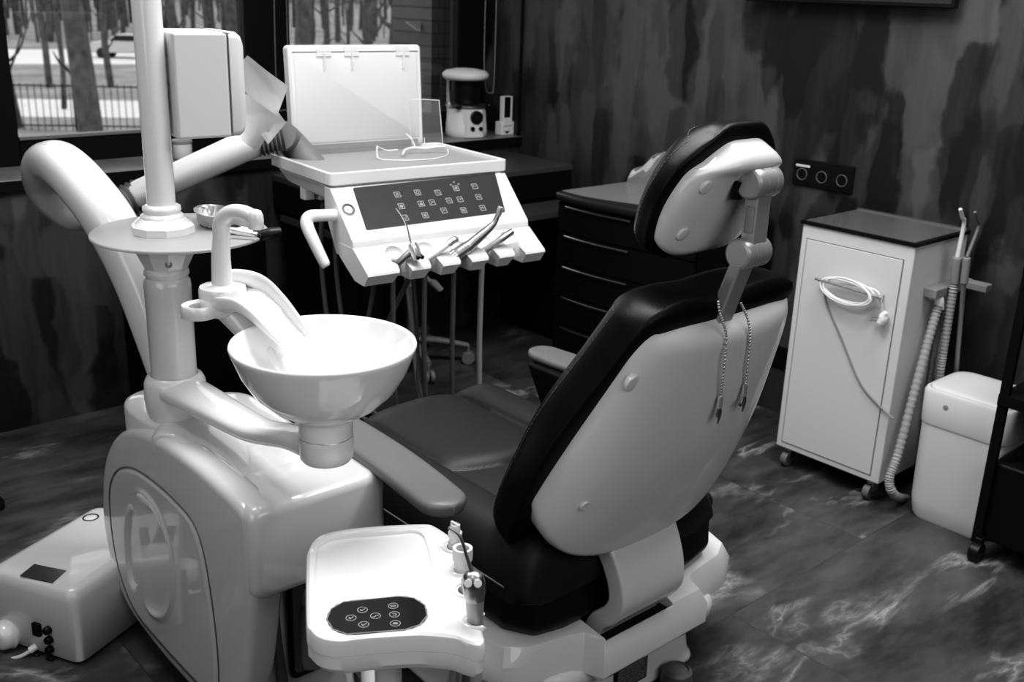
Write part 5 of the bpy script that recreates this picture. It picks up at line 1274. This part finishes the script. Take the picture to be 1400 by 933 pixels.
# ------------------------------------------------------------------ black trolley at the right edge
t = thing('black_trolley', 'black framed trolley on castors at the right edge beside the bin', 'trolley', (2.85, .84, 0))
px_ = 2.668; py_ = 1.034
build(G().box(px_-.008, px_+.008, py_-.012, py_+.012, .05, .82), 'corner_post', BLKM, t)
build(G().box(px_-.008, px_+.008, .60, .62, .05, .82), 'corner_post', BLKM, t)
build(G().box(3.03, 3.046, py_-.012, py_+.012, .05, .82), 'corner_post', BLKM, t)
build(G().box(3.03, 3.046, .60, .62, .05, .82), 'corner_post', BLKM, t)
build(G().box(px_+.008, 3.03, .61, py_+.004, .06, .29), 'lower_bin', BLKM, t, bevel=.01)
build(G().box(px_-.012, 3.05, .59, py_+.012, .455, .485), 'middle_shelf', BLKM, t)
build(G().box(px_-.012, 3.05, .59, py_+.012, .81, .83), 'top_shelf', BLKM, t)
for cx, cy in ((px_, py_-.005), (px_, .61), (3.04, py_), (3.04, .61)):
    build(G().cyl((cx-.01, cy-.018, .027), (cx-.01, cy+.010, .027), .027).box(cx-.014, cx+.010, cy-.014, cy+.006, .03, .07), 'caster', BLACK, t, bevel=.003)
# ------------------------------------------------------------------ triple socket and tv
o0, o1, o2_, o3_ = atx(1088.5, 215, XW), atx(1170, 228, XW), atx(1166, 265.5, XW), atx(1084.5, 250.5, XW)
ya, yb = (o0.y+o3_.y)/2, (o1.y+o2_.y)/2; za, zb = (o0.z+o1.z)/2, (o2_.z+o3_.z)/2
t = thing('wall_socket', 'black triple wall socket plate with one white stripe', 'socket', (XW, (ya+yb)/2, zb))
build(G().box(XW-.010, XW-.0005, yb, ya, zb, za), 'socket_plate', BLACK, t, bevel=.003)
for k in range(3):
    yc = ya-(ya-yb)*(k+.5)/3; w_ = (ya-yb)/3
    sk = build(G().box(XW-.0125, XW-.010, yc-w_*.42, yc+w_*.42, zb+.012, za-.012), 'socket_insert', BLACK, t, bevel=.002)
    build(G().torus((0, 0, 0), .019, .0015, M=frame_mat(V((XW-.0128, yc, (za+zb)/2-.006)), (0, -1, 0), (0, 0, 1), (-1, 0, 0)), seg=28), 'socket_rim', MIDG, sk)
    build(G().lathe([(0, .0003), (.017, .0003), (.0172, 0)], seg=24, M=frame_mat(V((XW-.0126, yc, (za+zb)/2-.006)), (0, -1, 0), (0, 0, 1), (-1, 0, 0))), 'socket_well', BLKM, sk)
build(G().box(XW-.0135, XW-.0125, ya-(ya-yb)*.29, ya-(ya-yb)*.05, za-.026, za-.019), 'white_stripe', MATW, t)
s0 = atx(1064, 487, XW)
t = tag(build(G().box(XW-.010, XW-.0005, s0.y-.04, s0.y+.04, s0.z-.04, s0.z+.04), 'wall_socket', BLACK, bevel=.003), 'low black wall socket between chair back and white cabinet', 'socket')
t = thing('television', 'large black television mounted high on the streaked wall', 'television', (XW-.03, 1.92, 1.45))
tv0, tv1 = atx(1020, 0, XW-.06).y, atx(1304, 10, XW-.06).y; tz = atx(1165, 6.5, XW-.06).z
build(G().box(XW-.062, XW-.03, tv1, tv0, tz, tz+.46), 'television_case', BLACK, t, bevel=.004)
build(G().box(XW-.0635, XW-.062, tv1+.008, tv0-.008, tz+.012, tz+.45), 'television_screen', DARKG, t)
build(G().box(XW-.03, XW-.001, 1.8, 2.04, tz+.12, tz+.32), 'wall_bracket', BLACK, t)
# ------------------------------------------------------------------ dark drawer cabinet
zc = .757; fxp = 2.60
t = thing('drawer_cabinet', 'black curved-front drawer cabinet with slim chrome handles behind the dental chair', 'drawer cabinet', (2.83, 2.40, 0))
DY0, DY1 = 2.08, 2.685
def front(y, k=0): u = (y-(DY0+DY1)/2)/((DY1-DY0)/2); return fxp+.02-.02*math.sin(u*1.9)*1.0+.022*u*u
yy = [lerp(DY0, DY1, i/24) for i in range(25)]
def drawer_ring(z, d=0, m=.004): return [V((front(y)+d, y, z)) for y in yy]+[V((XW-.06, DY1, z)), V((XW-.06, DY0, z))]
build(G().loft([drawer_ring(.045, .012), drawer_ring(zc-.03, .012)]), 'cabinet_carcass', BLKM, t)
tpd = build(G().loft([drawer_ring(zc-.028, -.012), drawer_ring(zc-.022, -.016), drawer_ring(zc-.004, -.016), drawer_ring(zc, -.012)]), 'dark_top_edge', mat('dark_top', .02, .35), t, sharp=50)
def inner(z):
    return [V((front(y)+.045+.03*math.sin((y-DY0)/(DY1-DY0)*PI*1.4+.4), y, z)) for y in yy]+[V((XW-.065, DY1-.004, z)), V((XW-.065, DY0+.004, z))]
build(G().loft([inner(zc), inner(zc+.002)]), 'pale_top', mat('pale_glass_top', .2, .3), tpd)
zs = [zc-.035, .615, .500, .385, .27, .155, .055]
for k in range(6):
    a, b = zs[k+1]+.004, zs[k]-.002
    dr = build(G().loft([[V((front(y), y, z)) for y in yy]+[V((front(DY1)+.02, DY1, z)), V((front(DY0)+.02, DY0, z))] for z in (a, b)]), 'drawer', BLKM, t)
    g = G().tube([V((front(y)-.008, y, b-.010)) for y in yy[10:-2]], .0035, 6, smooth=1, flat=(1.2, .7)); build(g, 'drawer_handle', STEEL, dr)
for cx, cy in ((2.66, 2.14), (2.66, 2.64), (3.0, 2.14), (3.0, 2.64)): build(G().cyl((cx, cy, 0), (cx, cy, .046), .016), 'foot', BLACK, t)
# bag on it
pb = atz(900, 250, zc); M = Matrix.Translation(V((pb.x, pb.y, zc+.002)))
b0, b1 = atz(856, 251, zc), atz(945, 269, zc); d_ = (b1-b0); d_.z = 0; L_ = d_.length; d_.normalize(); n_ = V((-d_.y, d_.x, 0)); n_ = n_ if n_.dot(FWD) > 0 else -n_
rnd = random.Random(3); vs = []; nu, nv = 30, 16
for i in range(nu+1):
    for j in range(nv+1):
        u, v = i/nu, j/nv; a = v*PI; arc = math.sin(min(1, u*2.2+.05)*PI/2)
        x = L_*u; y = .035*(1-math.cos(a))*1.2; z = .150*math.sin(a)*(.35+.65*math.sin(min(1, u*1.6)*PI/2))
        h = .006*math.sin(u*17+v*6)*math.sin(v*PI)+.004*math.sin(u*31-v*13)*math.sin(v*PI)
        vs.append(b0+d_*(x+.012*math.sin(v*PI))+n_*y+V((0, 0, max(.001, z+h)))+V((0, 0, 0)))
fs = [(i*(nv+1)+j, (i+1)*(nv+1)+j, (i+1)*(nv+1)+j+1, i*(nv+1)+j+1) for i in range(nu) for j in range(nv)]
FILM2 = mat('shiny_bag', .42, .12, alpha=.65, coat=1, metal=.4)
tag(build(G().add(vs, fs), 'plastic_bag', FILM2, sharp=70), 'crumpled shiny plastic bag on the drawer cabinet beside the headrest', 'bag')
# ------------------------------------------------------------------ dark desk in the corner
t = thing('corner_desk', 'dark grey desk with open shelf in the corner under the window', 'desk', (2.6, 3.2, 0))
dz = .765
DTOP = mat('desk_top', .055, .4)
y_f = 3.06
build(G().box(1.9, XW-.06, y_f, YW-.003, dz-.022, dz), 'desk_top', DTOP, t, bevel=.002)
build(G().box(1.9, XW-.06, y_f+.004, YW-.003, dz-.125, dz-.022), 'drawer_box', BLKM, t, bevel=.002)
build(G().box(1.9, XW-.03, y_f-.16, YW-.05, .60, .622), 'lower_shelf', DTOP, t)
for x in (1.92, XW-.10): build(G().box(x, x+.03, y_f+.0, YW-.05, 0, .60), 'desk_panel', BLKM, t)
pa = atz(740, 258, .625)
tag(build(G().box(-.075, .075, -.05, .05, 0, .014, Matrix.Translation(V((pa.x, pa.y+.03, .622)))), 'paper_stack', GREYP, bevel=.002), 'low grey stack of papers on the shelf of the corner desk', 'papers')
# dark cupboard standing under the window sill behind the unit
t = thing('low_cupboard', 'black cupboard seen behind the round glass shelf', 'cupboard', (1.5, 3.1, 0))
c0 = aty(262, 330, 3.05); c1 = aty(362, 330, 3.05)
build(G().box(c0.x-.08, c1.x, 3.05, YW-.004, .0, c0.z), 'cupboard_body', BLKM, t, bevel=.003)
build(G().box(c0.x-.08, c1.x, 3.045, 3.05, .05, c0.z-.03), 'cupboard_door', BLKM, t)
# black stand below the console (thin post)
pz_ = atz(428, 470, .3)
t = thing('black_stand', 'thin black post standing behind the spittoon bowl', 'stand', (1.62, 2.92, 0))
q0, q1 = aty(427, 300, 2.92), aty(436, 425, 2.92)
build(G().box(q0.x-.016, q0.x+.016, 2.905, 2.935, .02, .93), 'post', BLKM, t)
build(G().box(q0.x-.16, q0.x+.16, 2.80, 3.04, 0, .02), 'foot_plate', BLKM, t)
# ------------------------------------------------------------------ stool
sc_ = atz(560, 478, .06); SCX, SCY = sc_.x, sc_.y
t = thing('operator_stool', 'black operator stool with steel gas column and five castors under the console', 'stool', (SCX, SCY, 0))
build(G().cyl((SCX, SCY, .08), (SCX, SCY, .33), .024), 'column_sleeve', STEEL, t)
build(G().cyl((SCX, SCY, .33), (SCX, SCY, .50), .013), 'gas_piston', CHROME, t)
build(G().lathe([(.02, .50), (.17, .505), (.185, .52), (.185, .56), (.17, .575), (0, .58)], (SCX, SCY, 0), 36, cap=True), 'stool_seat', LEATH, t, sharp=50)
tgt = atz(640, 478, .06); a0 = math.atan2(tgt.y-SCY, tgt.x-SCX); rl = min(.34, (V((tgt.x, tgt.y, 0))-V((SCX, SCY, 0))).length)
for k in range(5):
    a = a0+k*2*PI/5; d_ = V((math.cos(a), math.sin(a), 0)); e = V((SCX, SCY, 0))+d_*rl
    lg = build(G().tube([V((SCX, SCY, .105))+d_*.02, V((SCX, SCY, .10))+d_*rl*.5, V((e.x, e.y, .078))], [.022, .019, .014], 10, flat=(.7, 1)), 'stool_leg', MIDG, t)
    nx = V((-d_.y, d_.x, 0)); build(G().cyl(V((e.x, e.y, .026))-nx*.020, V((e.x, e.y, .026))-nx*.004, .026).cyl(V((e.x, e.y, .026))+nx*.004, V((e.x, e.y, .026))+nx*.020, .026).cyl((e.x, e.y, .03), (e.x, e.y, .08), .008), 'caster', MIDG, lg, bevel=.002)
lv0, lv1 = atz(590, 384, .50), atz(600, 396, .47)
l1 = aty(583, 378, SCY-.05); l2 = aty(592, 386, SCY-.05); l3 = aty(603, 397, SCY-.05)
build(G().tube([V((SCX, SCY, .50)), l1, l2, l3], [.004, .006, .016, .012], 12, flat=(1, .35), up=(.6, -.6, .5)), 'height_lever', WHITE, t)
# ------------------------------------------------------------------ things on the window sill
sy = 3.58
j = aty(250, 213, sy); jz = .830
t = thing('glass_jar', 'small glass jar with crumpled white contents on the window sill', 'jar', (j.x, sy, jz))
build(G().lathe([(.030, jz), (.034, jz+.004), (.034, jz+.05), (.032, jz+.058), (.030, jz+.058), (.031, jz+.05), (.031, jz+.006), (0, jz+.005)], (j.x, sy, 0), 32, cap=True), 'jar_glass', FILM, t, sharp=50)
g = G(); rnd = random.Random(8)
for k in range(9): g.ball((j.x+rnd.uniform(-.012, .012), sy+rnd.uniform(-.012, .012), jz+.018+k*.003), .012, 8, sz=(1, 1, .7))
build(g, 'cotton_filling', MATW, t)
build(G().lathe([(.0345, jz+.056), (.036, jz+.058), (.036, jz+.066), (.030, jz+.070), (0, jz+.070)], (j.x, sy, 0), 32), 'jar_lid', GREYP, t)
# vacuum forming machine
vf = aty(640, 187, 3.56); vx, vy = vf.x+.0, 3.575
t = thing('vacuum_forming_machine', 'white round vacuum forming machine with black knob on the window sill', 'forming machine', (vx, vy, jz))
build(G().lathe([(.085, jz+.0), (.090, jz+.006), (.090, jz+.03), (.0885, jz+.032), (.0885, jz+.055), (.087, jz+.057), (.082, jz+.118), (.076, jz+.124), (0, jz+.124)], (vx, vy, 0), 44, cap=True), 'machine_base', MATW, t, sharp=40)
nrm = (V((CAM.x, CAM.y, 0))-V((vx, vy, 0))).normalized(); nrm = (nrm+V((.42, -.1, 0))).normalized(); sd = V((-nrm.y, nrm.x, 0))
pf = build(G().loft([[V((vx, vy, jz+.004+z*.115))+nrm*(.092-z*.010)+sd*x for x, z in rrect(-.036, .036, 0, 1, .006, 3)], [V((vx, vy, jz+.004+z*.115))+nrm*(.070-z*.006)+sd*x for x, z in rrect(-.052, .052, 0, 1, .006, 3)]]), 'control_face', MATW, t)
def fk(x, z, r, h, nm, m): return build(G().lathe([(0, h), (r*.9, h), (r, h-.002), (r, -.004)], seg=24, M=frame_mat(V((vx, vy, jz+z))+nrm*(.092-z*.08)+sd*x, sd, V((0, 0, 1)), nrm)), nm, m, pf)
fk(.006, .088, .028, .012, 'black_dial', BLACK); fk(-.012, .040, .010, .008, 'small_knob', BLACK); fk(.026, .040, .009, .008, 'small_knob', BLACK)
build(G().lathe([(.072, jz+.124), (.090, jz+.127), (.090, jz+.134), (.072, jz+.137), (0, jz+.137)], (vx, vy, 0), 40), 'clamp_plate', STEEL, t)
for a in (-2.6, -.9, .5):
    q = V((vx+.098*math.cos(a), vy+.098*math.sin(a), jz+.133)); build(G().ball(q, .013, 12), 'clamp_knob', BLACK, t)
build(G().tube([(vx+.05, vy+.06, jz+.10), (vx+.05, vy+.062, jz+.2), (vx+.05, vy+.06, jz+.25)], .008, 12).tube([(vx-.05, vy+.06, jz+.10), (vx-.05, vy+.062, jz+.2), (vx-.05, vy+.06, jz+.25)], .008, 12), 'support_rod', CHROME, t)
build(G().lathe([(0, jz+.140), (.055, jz+.140), (.060, jz+.155), (.066, jz+.20), (.066, jz+.235), (0, jz+.235)], (vx+.005, vy+.01, 0), 32), 'black_hood', BLACK, t)
build(G().lathe([(.0, jz+.236), (.086, jz+.238), (.098, jz+.248), (.100, jz+.262), (.086, jz+.276), (.045, jz+.284), (0, jz+.286)], (vx-.008, vy, 0), 40), 'heater_disc', MATW, t, sharp=60)
# light meter style unit
rm = aty(690, 186, 3.52)
t = thing('docking_charger', 'small white upright device with black screen in the sill corner', 'charger', (rm.x, 3.52, jz))
build(G().box(rm.x-.036, rm.x+.036, 3.50, 3.545, jz, jz+.058), 'dock', MATW, t, bevel=.004)
build(G().box(rm.x-.030, rm.x+.020, 3.495, 3.525, jz+.040, jz+.168), 'handset', MATW, t, bevel=.004)
build(G().box(rm.x-.028, rm.x+.006, 3.4935, 3.4955, jz+.078, jz+.166), 'handset_screen', BLACK, t)
g = G().prism([V((rm.x-.020, 3.4985, jz+.018)), V((rm.x+.010, 3.4985, jz+.018)), V((rm.x-.005, 3.4985, jz+.006))], [V((rm.x-.020, 3.5005, jz+.018)), V((rm.x+.010, 3.5005, jz+.018)), V((rm.x-.005, 3.5005, jz+.006))]); build(g, 'black_mark', BLACK, t)
# dark item at the far left of the floor
p = atz(0, 695, .0); tag(build(G().lathe([(0, .0), (.022, .0), (.024, .02), (.016, .035), (0, .038)], (p.x-.01, p.y, 0), 20), 'rubber_foot', BLACK, sharp=50), 'small black rubber foot on the floor at the far left', 'foot')
